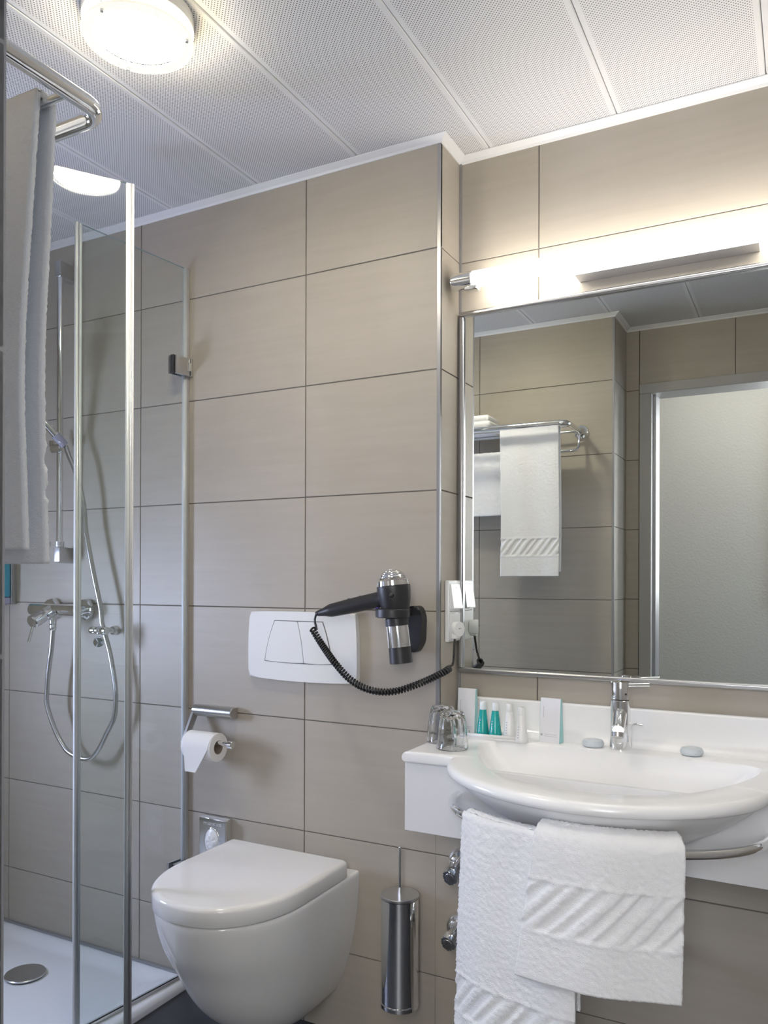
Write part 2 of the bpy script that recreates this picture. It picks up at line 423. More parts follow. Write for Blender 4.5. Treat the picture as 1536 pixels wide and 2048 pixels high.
# ------------------------------------------------------------------ lamps
lc = (-1.147, 1.143)
o = thing('ceiling_lamp', (lc[0], lc[1], 2.21), 'round lit ceiling lamp with frosted glass disc held by steel pins', 'lamp')
lathe('base', (lc[0], lc[1], ZC - 0.001), (0, 0, -1), [(0.105, 0), (0.106, 0.003), (0.105, 0.024), (0.100, 0.028), (0.098, 0.010), (0.0, 0.010)], M['ceramic'], o, 64)
lathe('glow_dish', (lc[0], lc[1], 2.2435), (0, 0, -1), [(0.0, 0.0), (0.082, 0.0), (0.083, 0.004), (0.0, 0.0065)], M['disc'], o, 64)
lathe('glow_ring', (lc[0], lc[1], 2.2605), (0, 0, -1), [(0.0, 0.0), (0.070, 0.0), (0.080, 0.016), (0.0, 0.0165)], M['glowring'], o, 48)
lathe('glass_disc', (lc[0], lc[1], 2.237), (0, 0, -1), [(0.0845, 0.0), (0.1035, 0.0), (0.1055, 0.003), (0.1035, 0.006), (0.0845, 0.006), (0.0845, 0.0)], M['discrim'], o, 64)
for a in (-90.5 + 3, 147, 26):
    pxy = (lc[0] + 0.0945 * math.cos(math.radians(a)), lc[1] + 0.0945 * math.sin(math.radians(a)))
    cyl('pin', (*pxy, 2.268), (*pxy, 2.226), 0.0032, M['steel'], o, seg=12)

LY, LZ = 1.857, 1.936
o = thing('mirror_lamp', (-0.285, 1.88, 1.89), 'lit fluorescent tube lamp with chrome end caps above the mirror', 'lamp')
cyl('tube', (-0.737, LY, LZ), (0.167, LY, LZ), 0.0198, M['tube'], o, seg=40)
cyl('end_cap', (-0.792, LY, LZ), (-0.735, LY, LZ), 0.0215, M['chrome'], o, seg=40)
cyl('end_cap', (0.165, LY, LZ), (0.222, LY, LZ), 0.0215, M['chrome'], o, seg=40)
box('end_clip', -0.755, -0.722, 1.845, 1.872, 1.909, 1.919, M['chrome'], o, 0.002)
box('bracket', -0.487, -0.092, 1.877, YB - 0.0005, 1.909, 1.928, M['alu'], o, 0.0015)

# ------------------------------------------------------------------ mirror
o = thing('mirror', (-0.29, YB - 0.01, 0.95), 'large wall mirror with rounded aluminium frame above the washbasin', 'mirror')
mx0, mx1, mz0, mz1, fw = XR + 0.0065, 0.215, 0.951, 1.879, 0.012
box('glass', mx0 + fw - 0.003, mx1 - fw + 0.003, 1.917, 1.920, mz0 + fw - 0.003, mz1 - fw + 0.003, M['mirror'], o)
for nm, a in (('frame_bar', (mx0, mx1, YB - 0.02, YB - 0.0005, mz0, mz0 + fw)), ('frame_bar', (mx0, mx1, YB - 0.02, YB - 0.0005, mz1 - fw, mz1)),
              ('frame_bar', (mx0, mx0 + fw, YB - 0.02, YB - 0.0005, mz0 + fw, mz1 - fw)), ('frame_bar', (mx1 - fw, mx1, YB - 0.02, YB - 0.0005, mz0 + fw, mz1 - fw))):
    box(nm, *a, M['frame'], o, 0.004, 3)

# ------------------------------------------------------------------ washbasin
BCX, ZT = -0.37, 0.806
def ray_poly(poly, c, a):
    d = (math.cos(a), math.sin(a)); best = 0
    n = len(poly)
    for i in range(n):
        p, q = poly[i], poly[(i + 1) % n]
        ex, ey = q[0] - p[0], q[1] - p[1]
        det = d[0] * (-ey) + ex * d[1]
        if abs(det) < 1e-12: continue
        bx, by = p[0] - c[0], p[1] - c[1]
        t = (bx * (-ey) + ex * by) / det
        s = (d[0] * by - d[1] * bx) / det
        if t > 0 and -1e-9 <= s <= 1 + 1e-9: best = max(best, t)
    return best
bc = (BCX, 1.665)
bx0, bx1, by0, by1 = -0.80, 0.06, 1.598, 1.9255
rect = [(bx0, by0), (bx1, by0), (bx1, by1), (bx0, by1)]
oval = []
for k in range(160):
    a = 2 * math.pi * k / 160; ca, sa = math.cos(a), math.sin(a); n_ = 1.88
    oval.append((BCX + 0.315 * math.copysign(abs(ca) ** (2 / n_), ca), 1.62 + 0.252 * math.copysign(abs(sa) ** (2 / n_), sa)))
hw = [(1.447, 0.0), (1.452, 0.05), (1.466, 0.095), (1.490, 0.145), (1.53, 0.187), (1.585, 0.225), (1.65, 0.26), (1.713, 0.284), (1.765, 0.296), (1.795, 0.293), (1.811, 0.278), (1.818, 0.25), (1.822, 0.0)]
sp_ = spline([(h, y, 0) for y, h in hw], 6)
inner = [(-0.378 + p[0], p[1]) for p in sp_] + [(-0.378 - p[0], p[1]) for p in sp_[::-1]]
NA = 300
angs = [2 * math.pi * k / NA for k in range(NA)]
for cx_, cy_ in rect: angs.append(math.atan2(cy_ - bc[1], cx_ - bc[0]) % (2 * math.pi))
angs = sorted(angs); na = len(angs)
ro_ = [max(ray_poly(rect, bc, a), ray_poly([q for q in oval], bc, a)) for a in angs]
ri_ = [ray_poly(inner, bc, a) for a in angs]
ri_ = [min(ri_[i], ro_[i] - 0.03) for i in range(na)]
rings = []
for u in (0.06, 0.15, 0.3, 0.45, 0.6, 0.72, 0.82, 0.90, 0.95, 0.985):
    rings.append([(ri_[i] * u, 0.800 - 0.115 * (1 - u ** 3.2) ** 0.85) for i in range(na)])
rings.append([(ri_[i], 0.8035) for i in range(na)])
rings.append([(ri_[i] + 0.006, ZT) for i in range(na)])
for d, z in ((0.016, 0.8058), (0.008, 0.8046), (0.003, 0.8012), (0.0005, 0.7960), (0.0, 0.7915), (0.0015, 0.7865), (0.006, 0.7832), (0.010, 0.7825)):
    rings.append([(max(ro_[i] - d, ri_[i] + 0.007), z) for i in range(na)])
rings.append([(max(ro_[i] - 0.05, 0.02), 0.7822) for i in range(na)])
V = []; F = []
for rg in rings:
    for i, a in enumerate(angs): V.append((bc[0] + rg[i][0] * math.cos(a), bc[1] + rg[i][0] * math.sin(a), rg[i][1]))
for k in range(len(rings) - 1):
    for i in range(na): F.append((k * na + i, k * na + (i + 1) % na, (k + 1) * na + (i + 1) % na, (k + 1) * na + i))
F.append(tuple(range(na))[::-1])
bas = thing('washbasin', (BCX, 1.75, 0.63), 'white washbasin with bulging bowl, side shelf and raised back ledge', 'washbasin')
mk('basin_top', V, F, M['basin'], bas, angle=48)
# bowl underside: quarter ellipsoid hanging below the rim
tab = spline([(0.787, 0.980, 0.975), (0.770, 0.945, 0.915), (0.750, 0.870, 0.800), (0.735, 0.800, 0.715), (0.720, 0.725, 0.640), (0.700, 0.605, 0.530), (0.680, 0.460, 0.400), (0.660, 0.270, 0.230), (0.649, 0.110, 0.095), (0.646, 0.001, 0.001)], 3)
V = []; F = []; nt, nph = len(tab) - 1, 64
for z, s1, s2 in tab:
    for j in range(nph + 1):
        a = math.pi + math.pi * j / nph; ca, sa = math.cos(a), math.sin(a)
        V.append((BCX + 0.308 * s1 * math.copysign(abs(ca) ** (2 / 1.8), ca), 1.618 + 0.246 * s2 * math.copysign(abs(sa) ** (2 / 1.8), sa), z))
for i in range(nt):
    for j in range(nph): F.append((i * (nph + 1) + j, i * (nph + 1) + j + 1, (i + 1) * (nph + 1) + j + 1, (i + 1) * (nph + 1) + j))
mk('bowl_underside', V, F, M['basin'], bas, smooth=True)
# back ledge with cove
prof = [(1.9262, 0.80), (1.9262, 0.889), (1.924, 0.892), (1.913, 0.892), (1.9085, 0.888), (1.9065, 0.835), (1.903, 0.822), (1.895, 0.812), (1.882, 0.8068), (1.876, 0.8055), (1.876, 0.80)]
V = [(x, y, z) for x in (bx0 + 0.0065, bx1) for y, z in prof]; n = len(prof)
F = [(k, (k + 1) % n, n + (k + 1) % n, n + k) for k in range(n)] + [tuple(range(n))[::-1], tuple(range(n, 2 * n))]
mk('back_ledge', V, F, M['basin'], bas, angle=40)
box('apron', bx0 + 0.004, bx1 - 0.004, 1.606, 1.622, 0.628, 0.7825, M['white_lac'], bas, 0.001)
box('side_panel', bx0 + 0.004, bx0 + 0.02, 1.622, YA - 0.0005, 0.628, 0.7825, M['white_lac'], bas)
box('side_panel', bx1 - 0.02, bx1 - 0.004, 1.622, YA - 0.0005, 0.628, 0.7825, M['white_lac'], bas)
pth = [(-0.628 + 0.004 * math.sin(a), 1.635 - 0.014 * math.sin(a) + 0.003 * math.cos(a), 0.775 + 0.011 * math.cos(a)) for a in np.linspace(0, 2 * math.pi, 33)]
ov = tube('overflow_ring', pth, 0.0028, M['chrome'], bas, 8)
# towel rail round the bowl
RZ = 0.724
def rail_pt(s):
    """s in 0..1 along the visible arc -> x, y, outward normal"""
    a = math.pi + math.pi * s
    x, y = BCX + 0.008 + 0.304 * math.cos(a), 1.60 + 0.207 * math.sin(a)
    nx, ny = math.cos(a) / 0.304, math.sin(a) / 0.207
    l = math.hypot(nx, ny)
    return x, y, nx / l, ny / l
pts = [(rail_pt(s)[0], rail_pt(s)[1], RZ) for s in np.linspace(0.02, 0.98, 70)]
pts = [(pts[0][0] - 0.001, 1.612, RZ)] + pts + [(pts[-1][0] + 0.001, 1.612, RZ)]
o = tag(tube('towel_rail', np.array(pts), 0.0085, M['chrome'], None, 18), 'curved chrome towel rail bowed round the front of the washbasin', 'towel rail')

# ------------------------------------------------------------------ tap
fx, fy = -0.374, 1.858
o = thing('basin_tap', (fx, fy, ZT), 'chrome single lever mixer tap standing on the washbasin', 'tap')
lathe('body', (fx, fy, ZT), (0, 0, 1), [(0.0235, 0), (0.0240, 0.002), (0.0232, 0.02), (0.0222, 0.105), (0.0222, 0.1105), (0.0212, 0.1115)], M['chrome'], o, 48)
lathe('lever_cap', (fx, fy, ZT + 0.113), (0, 0, 1), [(0.0205, 0), (0.0222, 0.0012), (0.0222, 0.0375), (0.0215, 0.0405), (0.0, 0.0425)], M['chrome'], o, 48)
cyl('lever', (fx + 0.010, fy - 0.006, ZT + 0.146), (fx + 0.066, fy - 0.010, ZT + 0.151), 0.0045, M['chrome'], o, seg=16)
sd = Vector((0.10, -0.80, -0.42)).normalized()
sp0 = Vector((fx, fy, ZT + 0.089)); sp1 = sp0 + sd * 0.075
cyl('spout', sp0, sp1, 0.0155, M['chrome'], o, seg=36, r1=0.0145)
lathe('aerator', sp1 + Vector((0.0, -0.002, -0.006)), (0.05, -0.35, -0.92), [(0.0135, 0), (0.0135, 0.010), (0.011, 0.011), (0.0, 0.0095)], M['steel'], o, 28)
sphere('colour_dot', (fx + 0.0148, fy - 0.0163, ZT + 0.127), 0.0026, M['dark'], o, n=10)
tube('popup_rod', spline([(fx + 0.020, fy + 0.020, ZT), (fx + 0.021, fy + 0.020, ZT + 0.045), (fx + 0.030, fy + 0.016, ZT + 0.056), (fx + 0.048, fy + 0.012, ZT + 0.055)], 8), 0.0022, M['chrome'], o, 10)

# ------------------------------------------------------------------ things on the basin
def tumbler(cx, cy, rot, label):
    V = []; F = []; sg = 48
    pr = [(0.0355, 0.0005), (0.0362, 0.003), (0.0345, 0.02), (0.0318, 0.045), (0.0285, 0.070), (0.0262, 0.080), (0.0235, 0.0845), (0.0, 0.0845),
          (0.0, 0.0745), (0.022, 0.0745), (0.0255, 0.068), (0.0292, 0.045), (0.032, 0.02), (0.0335, 0.003), (0.0340, 0.0005)]
    for i, (r, h) in enumerate(pr):
        fl = 0.0011 if 0.012 < h < 0.081 and i < 8 else (0.0016 if 0.025 < h < 0.074 and i >= 8 else 0.0)
        for k in range(sg):
            a = 2 * math.pi * k / sg + rot; rr = max(r + fl * math.cos(10 * a), 0.0002) if r > 0 else 0.0002
            V.append((cx + rr * math.cos(a), cy + rr * math.sin(a), ZT + 0.0003 + h))
    n = len(pr)
    for i in range(n):
        for k in range(sg): F.append((i * sg + k, i * sg + (k + 1) % sg, ((i + 1) % n) * sg + (k + 1) % sg, ((i + 1) % n) * sg + k))
    return tag(mk('tumbler', V, F, M['tumbler'], None, smooth=True), label, 'glass', 'upturned tumblers')
tumbler(-0.7105, 1.676, 0.0, 'upturned fluted clear tumbler standing nearer the basin edge')
tumbler(-0.762, 1.735, 0.2, 'upturned fluted clear tumbler standing behind the other, nearer the tiled wall')

def card_box(cx, cy, wd, dp, h, rz, label, marks):
    o = thing('amenity_box', (cx, cy, ZT), label, 'box', 'amenity boxes')
    R_ = Matrix.Rotation(rz, 3, 'Z'); c = Vector((cx, cy, ZT + 0.0004))
    P = lambda x, y, z: tuple(c + R_ @ Vector((x, y, z)))
    a = wd / 2; d = dp / 2; t = 0.004
    V = [P(-a, -d, 0), P(a, -d, 0), P(a, d, 0), P(-a, d, 0), P(-a, -t, h), P(a, -t, h), P(a, t, h), P(-a, t, h)]
    F = [(0, 1, 5, 4), (2, 3, 7, 6), (4, 5, 6, 7), (0, 3, 2, 1)]
    mk('carton', V, F, M['card'], o)
    for sx in (-1, 1):
        mk('side_flap', [P(sx * (a - 0.0003), -d, 0), P(sx * (a - 0.0003), d, 0), P(sx * (a - 0.0003), t, h), P(sx * (a - 0.0003), -t, h),
                         P(sx * (a + 0.0002), -d, 0), P(sx * (a + 0.0002), d, 0), P(sx * (a + 0.0002), t, h), P(sx * (a + 0.0002), -t, h)],
           [(0, 1, 2, 3), (7, 6, 5, 4), (0, 4, 5, 1), (1, 5, 6, 2), (2, 6, 7, 3), (3, 7, 4, 0)], M['cardteal'], o)
    def mark(x0, x1, z0, z1):
        f = lambda z: -(d + (t - d) * z / h) - 0.0004
        mk('print', [P(x0, f(z0), z0), P(x1, f(z0), z0), P(x1, f(z1), z1), P(x0, f(z1), z1)], [(0, 1, 2, 3)], M['print'], o)
    if marks:
        for k in range(9): mark(-a + 0.008, -a + 0.0095, 0.058 + k * 0.003, 0.0598 + k * 0.003)
        mark(-a + 0.003, -a + 0.008, 0.015, 0.020)
        mark(-a + 0.012, a - 0.006, 0.0185, 0.0192); mark(-a + 0.012, a - 0.006, 0.0145, 0.0152)
    return o
card_box(-0.534, 1.858, 0.050, 0.026, 0.103, math.radians(-7), 'white card box with aqua sides standing alone beside the tap', True)
card_box(-0.748, 1.861, 0.048, 0.024, 0.112, math.radians(-4), 'white card box with aqua sides in the niche corner behind the tumblers', True)

o = thing('amenity_tray', (-0.675, 1.842, ZT), 'small white tray holding the toiletry bottles', 'tray')
R2 = math.radians(4)
def rot2(cx, cy, x, y, z, a=R2): return (cx + x * math.cos(a) - y * math.sin(a), cy + x * math.sin(a) + y * math.cos(a), z)
pl = [rot2(-0.672, 1.836, sx * 0.066, sy * 0.026, ZT + 0.0005) for sx, sy in ((-1, -1), (1, -1), (1, 1), (-1, 1))]
prism('dish', pl, (0, 0, 0.004), M['white_pl'], o, 0.001)
for sx0, sx1, sy0, sy1 in ((-0.066, 0.066, -0.026, -0.024), (-0.066, 0.066, 0.024, 0.026), (-0.066, -0.064, -0.026, 0.026), (0.064, 0.066, -0.026, 0.026)):
    prism('lip', [rot2(-0.672, 1.836, x, y, ZT + 0.004) for x, y in ((sx0, sy0), (sx1, sy0), (sx1, sy1), (sx0, sy1))], (0, 0, 0.0085), M['white_pl'], o)
def bottle(x, y, z, h, m, capm, label, group, name='toiletry_bottle'):
    o = thing(name, (x, y, z), label, 'bottle', group)
    lathe('bottle_body', (x, y, z + 0.0003), (0, 0, 1), [(0.0150, 0), (0.0158, 0.0015), (0.0150, 0.008), (0.0082, h * 0.97), (0.0070, h)], m, o, 32)
    lathe('cap', (x, y, z + h), (0, 0, 1), [(0.0076, 0), (0.0080, 0.0012), (0.0076, 0.0175), (0.0066, 0.0195), (0.0, 0.020)], capm, o, 28)
    for k in range(5):
        hh = 0.012 + k * 0.0062
        r_ = 0.0150 + (0.0082 - 0.0150) * (hh - 0.008) / (h * 0.97 - 0.008)
        ang = math.radians(-108)
        lathe('print', (x + (r_ - 0.0002) * math.cos(ang), y + (r_ - 0.0002) * math.sin(ang), z + hh), (math.cos(ang), math.sin(ang), 0.1), [(0.0016, 0), (0.0015, 0.0005), (0, 0.00055)], M['print'], o, 6)
    return o
zt2 = ZT + 0.0048
bottle(-0.700, 1.842, zt2, 0.062, M['teal'], M['cap'], 'teal toiletry bottle with clear cap next to the corner card box', 'teal bottles')
bottle(-0.6675, 1.840, zt2, 0.062, M['teal'], M['cap'], 'teal toiletry bottle with clear cap next to the white bottle', 'teal bottles')
bottle(-0.632, 1.842, zt2, 0.062, M['white_pl'], M['white_pl'], 'white toiletry bottle standing on the tray beside a teal one', 'white bottles')
bottle(-0.5955, 1.822, ZT, 0.064, M['white_pl'], M['white_pl'], 'white toiletry bottle standing off the end of the tray', 'white bottles')
for x, y, lb in ((-0.4345, 1.853, 'round wrapped soap between the card box and the tap'), (-0.222, 1.866, 'round wrapped soap on the other side of the tap from the bottles')):
    tag(lathe('wrapped_soap', (x, y, ZT + 0.0002), (0, 0, 1), [(0.014, 0), (0.0215, 0.0015), (0.0245, 0.006), (0.0245, 0.010), (0.0215, 0.0155), (0.015, 0.0172), (0.013, 0.0164), (0.0, 0.0168)], M['soap'], None, 36), lb, 'soap', 'wrapped soaps')

# ------------------------------------------------------------------ terry towels
def terry(name, curve, path, m, label, group, wave=0.003, wseed=0, pile=0.0008, step=0.0032, thick=0.010, band=None, xshift=None, cat='towel'):
    """curve(s in 0..1)->(x,y,nx,ny) and its length; path: list of (offset, z) from back hem over the bar to the front hem.
    band: (distance from the front hem of the band's lower and upper edge)"""
    cv, cl = curve
    P = spline([(a, b, 0) for a, b in path], 10)[:, :2]
    seg = np.linalg.norm(np.diff(P, axis=0), axis=1); al = np.concatenate([[0], np.cumsum(seg)]); LT = al[-1]
    nt = int(LT / step) + 1; ns = int(cl / step) + 1
    tt = np.linspace(0, LT, nt); D = np.interp(tt, al, P[:, 0]); Z = np.interp(tt, al, P[:, 1])
    ss = np.linspace(0, 1, ns)
    C = np.array([cv(s) for s in ss])
    G = np.zeros((nt, ns, 3)); rr = np.random.default_rng(wseed)
    ph = rr.uniform(0, 6.28, 4)
    top = Z.max()
    for i in range(nt):
        drop = min(1, (top - Z[i]) / 0.12)
        wv = wave * drop * (np.sin(ss * 7 + ph[0]) + 0.6 * np.sin(ss * 13 + ph[1] + 4 * Z[i]) + 0.3 * np.sin(9 * Z[i] + ph[2]))
        d = D[i] + wv
        sh = xshift(i / (nt - 1), ss, Z[i]) if xshift else 0
        G[i, :, 0] = C[:, 0] + C[:, 2] * d + sh * -C[:, 3]
        G[i, :, 1] = C[:, 1] + C[:, 3] * d + sh * C[:, 2]
        G[i, :, 2] = Z[i]
    dt = np.gradient(G, axis=0); ds = np.gradient(G, axis=1)
    N = np.cross(dt, ds); N /= np.linalg.norm(N, axis=2)[:, :, None] + 1e-12
    # make N point away from the bar
    mid = G.mean(axis=(0, 1))
    k = nt // 2
    it = int(np.argmax(Z))
    if N[it, ns // 2, 2] < 0: N = -N
    rib = np.zeros((nt, ns))
    flat = np.ones((nt, ns))
    if band:
        h = LT - tt
        sm = lambda x, e: 1 / (1 + np.exp(-x / e))
        for b0, b1 in (band,):
            inb = sm(h - b0, 0.0012) * sm(b1 - h, 0.0012)
            u = (ss * cl)[None, :] - 0.75 * h[:, None]
            pat = np.sin(u / 0.0048) + 0.75 * np.sin(u / 0.0118 + 1.0)
            ribs = np.clip(pat * 2.4, -1, 1) * 0.5 + 0.5
            rib += inb[:, None] * (-0.0032 + 0.0042 * ribs)
            flat -= inb[:, None] * (0.75 * (1 - ribs))
            for e in (b0 - 0.004, b1 + 0.004):
                rib += 0.0016 * np.exp(-((h - e) / 0.0028) ** 2)[:, None]
    fuzz = rr.normal(0, pile, (2, nt, ns)) * flat
    A = G + N * (thick / 2 + rib + fuzz[0])[:, :, None]
    B = G - N * (thick / 2 + fuzz[1])[:, :, None]
    V = np.concatenate([A.reshape(-1, 3), B.reshape(-1, 3)]); off = nt * ns
    F = []
    for i in range(nt - 1):
        for j in range(ns - 1):
            a = i * ns + j
            F.append((a, a + 1, a + ns + 1, a + ns)); F.append((off + a, off + a + ns, off + a + ns + 1, off + a + 1))
    for i in range(nt - 1):
        for j in (0, ns - 1):
            a = i * ns + j; F.append((a, a + ns, off + a + ns, off + a))
    for j in range(ns - 1):
        for i in (0, nt - 1):
            a = i * ns + j; F.append((a, a + 1, off + a + 1, off + a))
    o = mk(name, V, F, m, None, smooth=True)
    return tag(o, label, cat, group)
def rail_curve(s0, s1, extra=0.0):
    L = 0
    q = [rail_pt(s0 + (s1 - s0) * k / 40) for k in range(41)]
    for a, b in zip(q, q[1:]): L += math.hypot(b[0] - a[0], b[1] - a[1])
    return (lambda s: rail_pt(s0 + (s1 - s0) * s)), L
def s_of_x(x): return (math.acos(max(-1, min(1, (x - BCX - 0.008) / 0.304))) * -1 + math.pi) / math.pi
g1 = 'hand towels on the basin rail'
r0 = 0.0085 + 0.0055
terry('hand_towel', rail_curve(s_of_x(-0.578), s_of_x(-0.352)),
      [(-r0 - 0.004, 0.43), (-r0 - 0.002, 0.60), (-r0, RZ), (-r0 * 0.7, RZ + r0 * 0.75), (0, RZ + r0), (r0 * 0.7, RZ + r0 * 0.75), (r0, RZ), (r0 + 0.004, 0.60), (r0 + 0.006, 0.45), (r0 + 0.006, 0.262)],
      M['terry'], 'long white hand towel on the basin rail nearest the toilet, partly covered by another', g1, 0.003, 3, thick=0.012, band=(0.098, 0.165),
      xshift=lambda t, s, z: (0.011 * (0.74 - z) / 0.45) * (-1 + 1.2 * s))
r1 = r0 + 0.016
terry('hand_towel', rail_curve(s_of_x(-0.418), s_of_x(-0.190)),
      [(-r1 - 0.004, 0.50), (-r1 - 0.002, 0.62), (-r1, RZ), (-r1 * 0.7, RZ + r1 * 0.75), (0, RZ + r1), (r1 * 0.7, RZ + r1 * 0.75), (r1, RZ), (r1 + 0.004, 0.62), (r1 + 0.007, 0.55), (r1 + 0.010, 0.492)],
      M['terry'], 'short white hand towel with raised diagonal band hung over the other towel', g1, 0.0025, 5, thick=0.014, band=(0.088, 0.172),
      xshift=lambda t, s, z: (0.030 * max(0, 0.74 - z) / 0.25) * (-1 + 0.72 * s))

# ------------------------------------------------------------------ under the basin
def valve(x, z, label):
    o = thing('angle_valve', (x, YA, z - 0.03), label, 'valve', 'chrome angle valves')
    lathe('escutcheon', (x, YA - 0.0003, z), (0, -1, 0), [(0.034, 0), (0.0345, 0.004), (0.033, 0.012), (0.028, 0.022), (0.020, 0.029), (0.012, 0.032), (0.0, 0.032)], M['chrome'], o, 40)
    cyl('body', (x, YA - 0.02, z), (x - 0.002, YA - 0.062, z - 0.010), 0.0135, M['chrome'], o, seg=28)
    cyl('outlet', (x + 0.004, YA - 0.045, z), (x + 0.022, YA - 0.045, z + 0.030), 0.0085, M['chrome'], o, seg=20)
    p = Vector((x - 0.002, YA - 0.050, z - 0.013)); d = Vector((-0.10, -0.92, -0.30)).normalized()
    X, Y, Z_ = frame_of(d); pl = []
    for k in range(36):
        a = 2 * math.pi * k / 36; r = 0.0185 + 0.0032 * max(0, math.cos(3 * a)) ** 2
        pl.append(p + X * r * math.cos(a) + Y * r * math.sin(a))
    prism('handle', pl, d * 0.020, M['chrome'], o, 0.003)
    lathe('handle_cap', p + d * 0.020, d, [(0.0125, 0), (0.012, 0.0015), (0, 0.002)], M['steel'], o, 24)
valve(-0.738, 0.505, 'upper chrome angle valve on the tiled wall under the washbasin')
valve(-0.742, 0.349, 'lower chrome angle valve on the tiled wall under the washbasin')
o = thing('bottle_trap', (-0.352, 1.655, 0.34), 'chrome bottle trap below the washbasin, behind the towels', 'drain trap')
lathe('trap_cup', (-0.352, 1.655, 0.338), (0, 0, 1), [(0.0, 0), (0.012, 0.001), (0.019, 0.006), (0.0235, 0.018), (0.0235, 0.11), (0.026, 0.112), (0.026, 0.125), (0.016, 0.13)], M['chrome'], o, 36)
cyl('down_pipe', (-0.352, 1.655, 0.46), (-0.352, 1.655, 0.69), 0.016, M['chrome'], o)
cyl('waste_pipe', (-0.352, 1.67, 0.435), (-0.352, YA - 0.0005, 0.435), 0.016, M['chrome'], o)
lathe('rosette', (-0.352, YA - 0.0003, 0.435), (0, -1, 0), [(0.033, 0), (0.033, 0.004), (0.018, 0.01)], M['chrome'], o, 36)

# ------------------------------------------------------------------ toilet brush
bxx, byy = -0.879, 1.748
o = thing('toilet_brush_set', (bxx, byy, 0.15), 'wall mounted chrome toilet brush holder with a thin rod handle', 'toilet brush')
lathe('holder', (bxx, byy, 0.150), (0, 0, 1), [(0.044, 0.0), (0.0468, 0.004), (0.0468, 0.010), (0.046, 0.011), (0.046, 0.262), (0.0435, 0.262)], M['chrome'], o, 56)
lathe('base_cap', (bxx, byy, 0.1485), (0, 0, 1), [(0.040, 0.0), (0.0475, 0.001), (0.0478, 0.010), (0.0465, 0.0105)], M['chrome'], o, 56)
lathe('lid', (bxx, byy, 0.413), (0, 0, 1), [(0.0465, 0), (0.0478, 0.0015), (0.0478, 0.006), (0.0465, 0.0075), (0.006, 0.009), (0.0, 0.009)], M['steel'], o, 56)
cyl('handle_rod', (bxx, byy, 0.419), (bxx, byy, 0.536), 0.0042, M['chrome'], o, seg=18)
box('wall_bracket', bxx - 0.015, bxx + 0.015, byy + 0.044, YA - 0.0005, 0.25, 0.30, M['chrome'], o, 0.002)

# ------------------------------------------------------------------ flush plate
o = thing('flush_plate', (-1.196, YA, 0.922), 'white dual flush plate on the tiled wall above the toilet', 'flush plate')
def bow(p, q, b, n=10):
    out = []
    for k in range(n):
        t = k / n; x = p[0] + (q[0] - p[0]) * t; z = p[1] + (q[1] - p[1]) * t
        nx, nz = (q[1] - p[1]), -(q[0] - p[0]); l = math.hypot(nx, nz)
        w_ = b * 4 * t * (1 - t); out.append((x + nx / l * w_, z + nz / l * w_))
    return out
def roundpoly(pts, r, n=5):
    out = []; L = len(pts)
    for i in range(L):
        p, c, q = Vector(pts[i - 1]), Vector(pts[i]), Vector(pts[(i + 1) % L])
        a = c + (p - c).normalized() * r; b = c + (q - c).normalized() * r
        for k in range(n + 1):
            t = k / n; out.append(tuple(a * (1 - t) ** 2 + c * 2 * t * (1 - t) + b * t * t))
    return out
c4 = [(-1.366, 1.101), (-1.030, 1.101), (-1.026, 0.921), (-1.370, 0.921)]
pl = []
for i, b in enumerate((0.002, 0.003, 0.006, 0.004)): pl += bow(c4[i], c4[(i + 1) % 4], -b)
prism('frame', [(x, YA - 0.0004, z) for x, z in pl], (0, -0.018, 0), M['white_pl'], o, 0.007, 3)
gp = bow((-1.2835, 1.0785), (-1.1275, 1.0785), 0.0) + bow((-1.1275, 1.0785), (-1.098, 0.966), -0.004) + bow((-1.098, 0.966), (-1.3165, 0.966), -0.003) + bow((-1.3165, 0.966), (-1.2835, 1.0785), -0.004)
prism('button_gap', [(x, YA - 0.0170, z) for x, z in gp], (0, -0.0017, 0), M['gapgrey'], o)
lb_ = bow((-1.2815, 1.0765), (-1.2085, 1.0765), 0) + bow((-1.2085, 1.0765), (-1.1885, 0.9665), -0.003) + bow((-1.1885, 0.9665), (-1.3135, 0.9680), -0.002) + bow((-1.3135, 0.968), (-1.2815, 1.0765), -0.004)
rb_ = bow((-1.2065, 1.0765), (-1.1290, 1.0765), 0) + bow((-1.1290, 1.0765), (-1.1010, 0.968), -0.004) + bow((-1.1010, 0.968), (-1.1865, 0.9665), -0.002) + bow((-1.1865, 0.9665), (-1.2065, 1.0765), 0.003)
for q in (lb_, rb_): prism('button', [(x, YA - 0.0172, z) for x, z in q], (0, -0.0032, 0), M['white_pl'], o, 0.0008, 1)

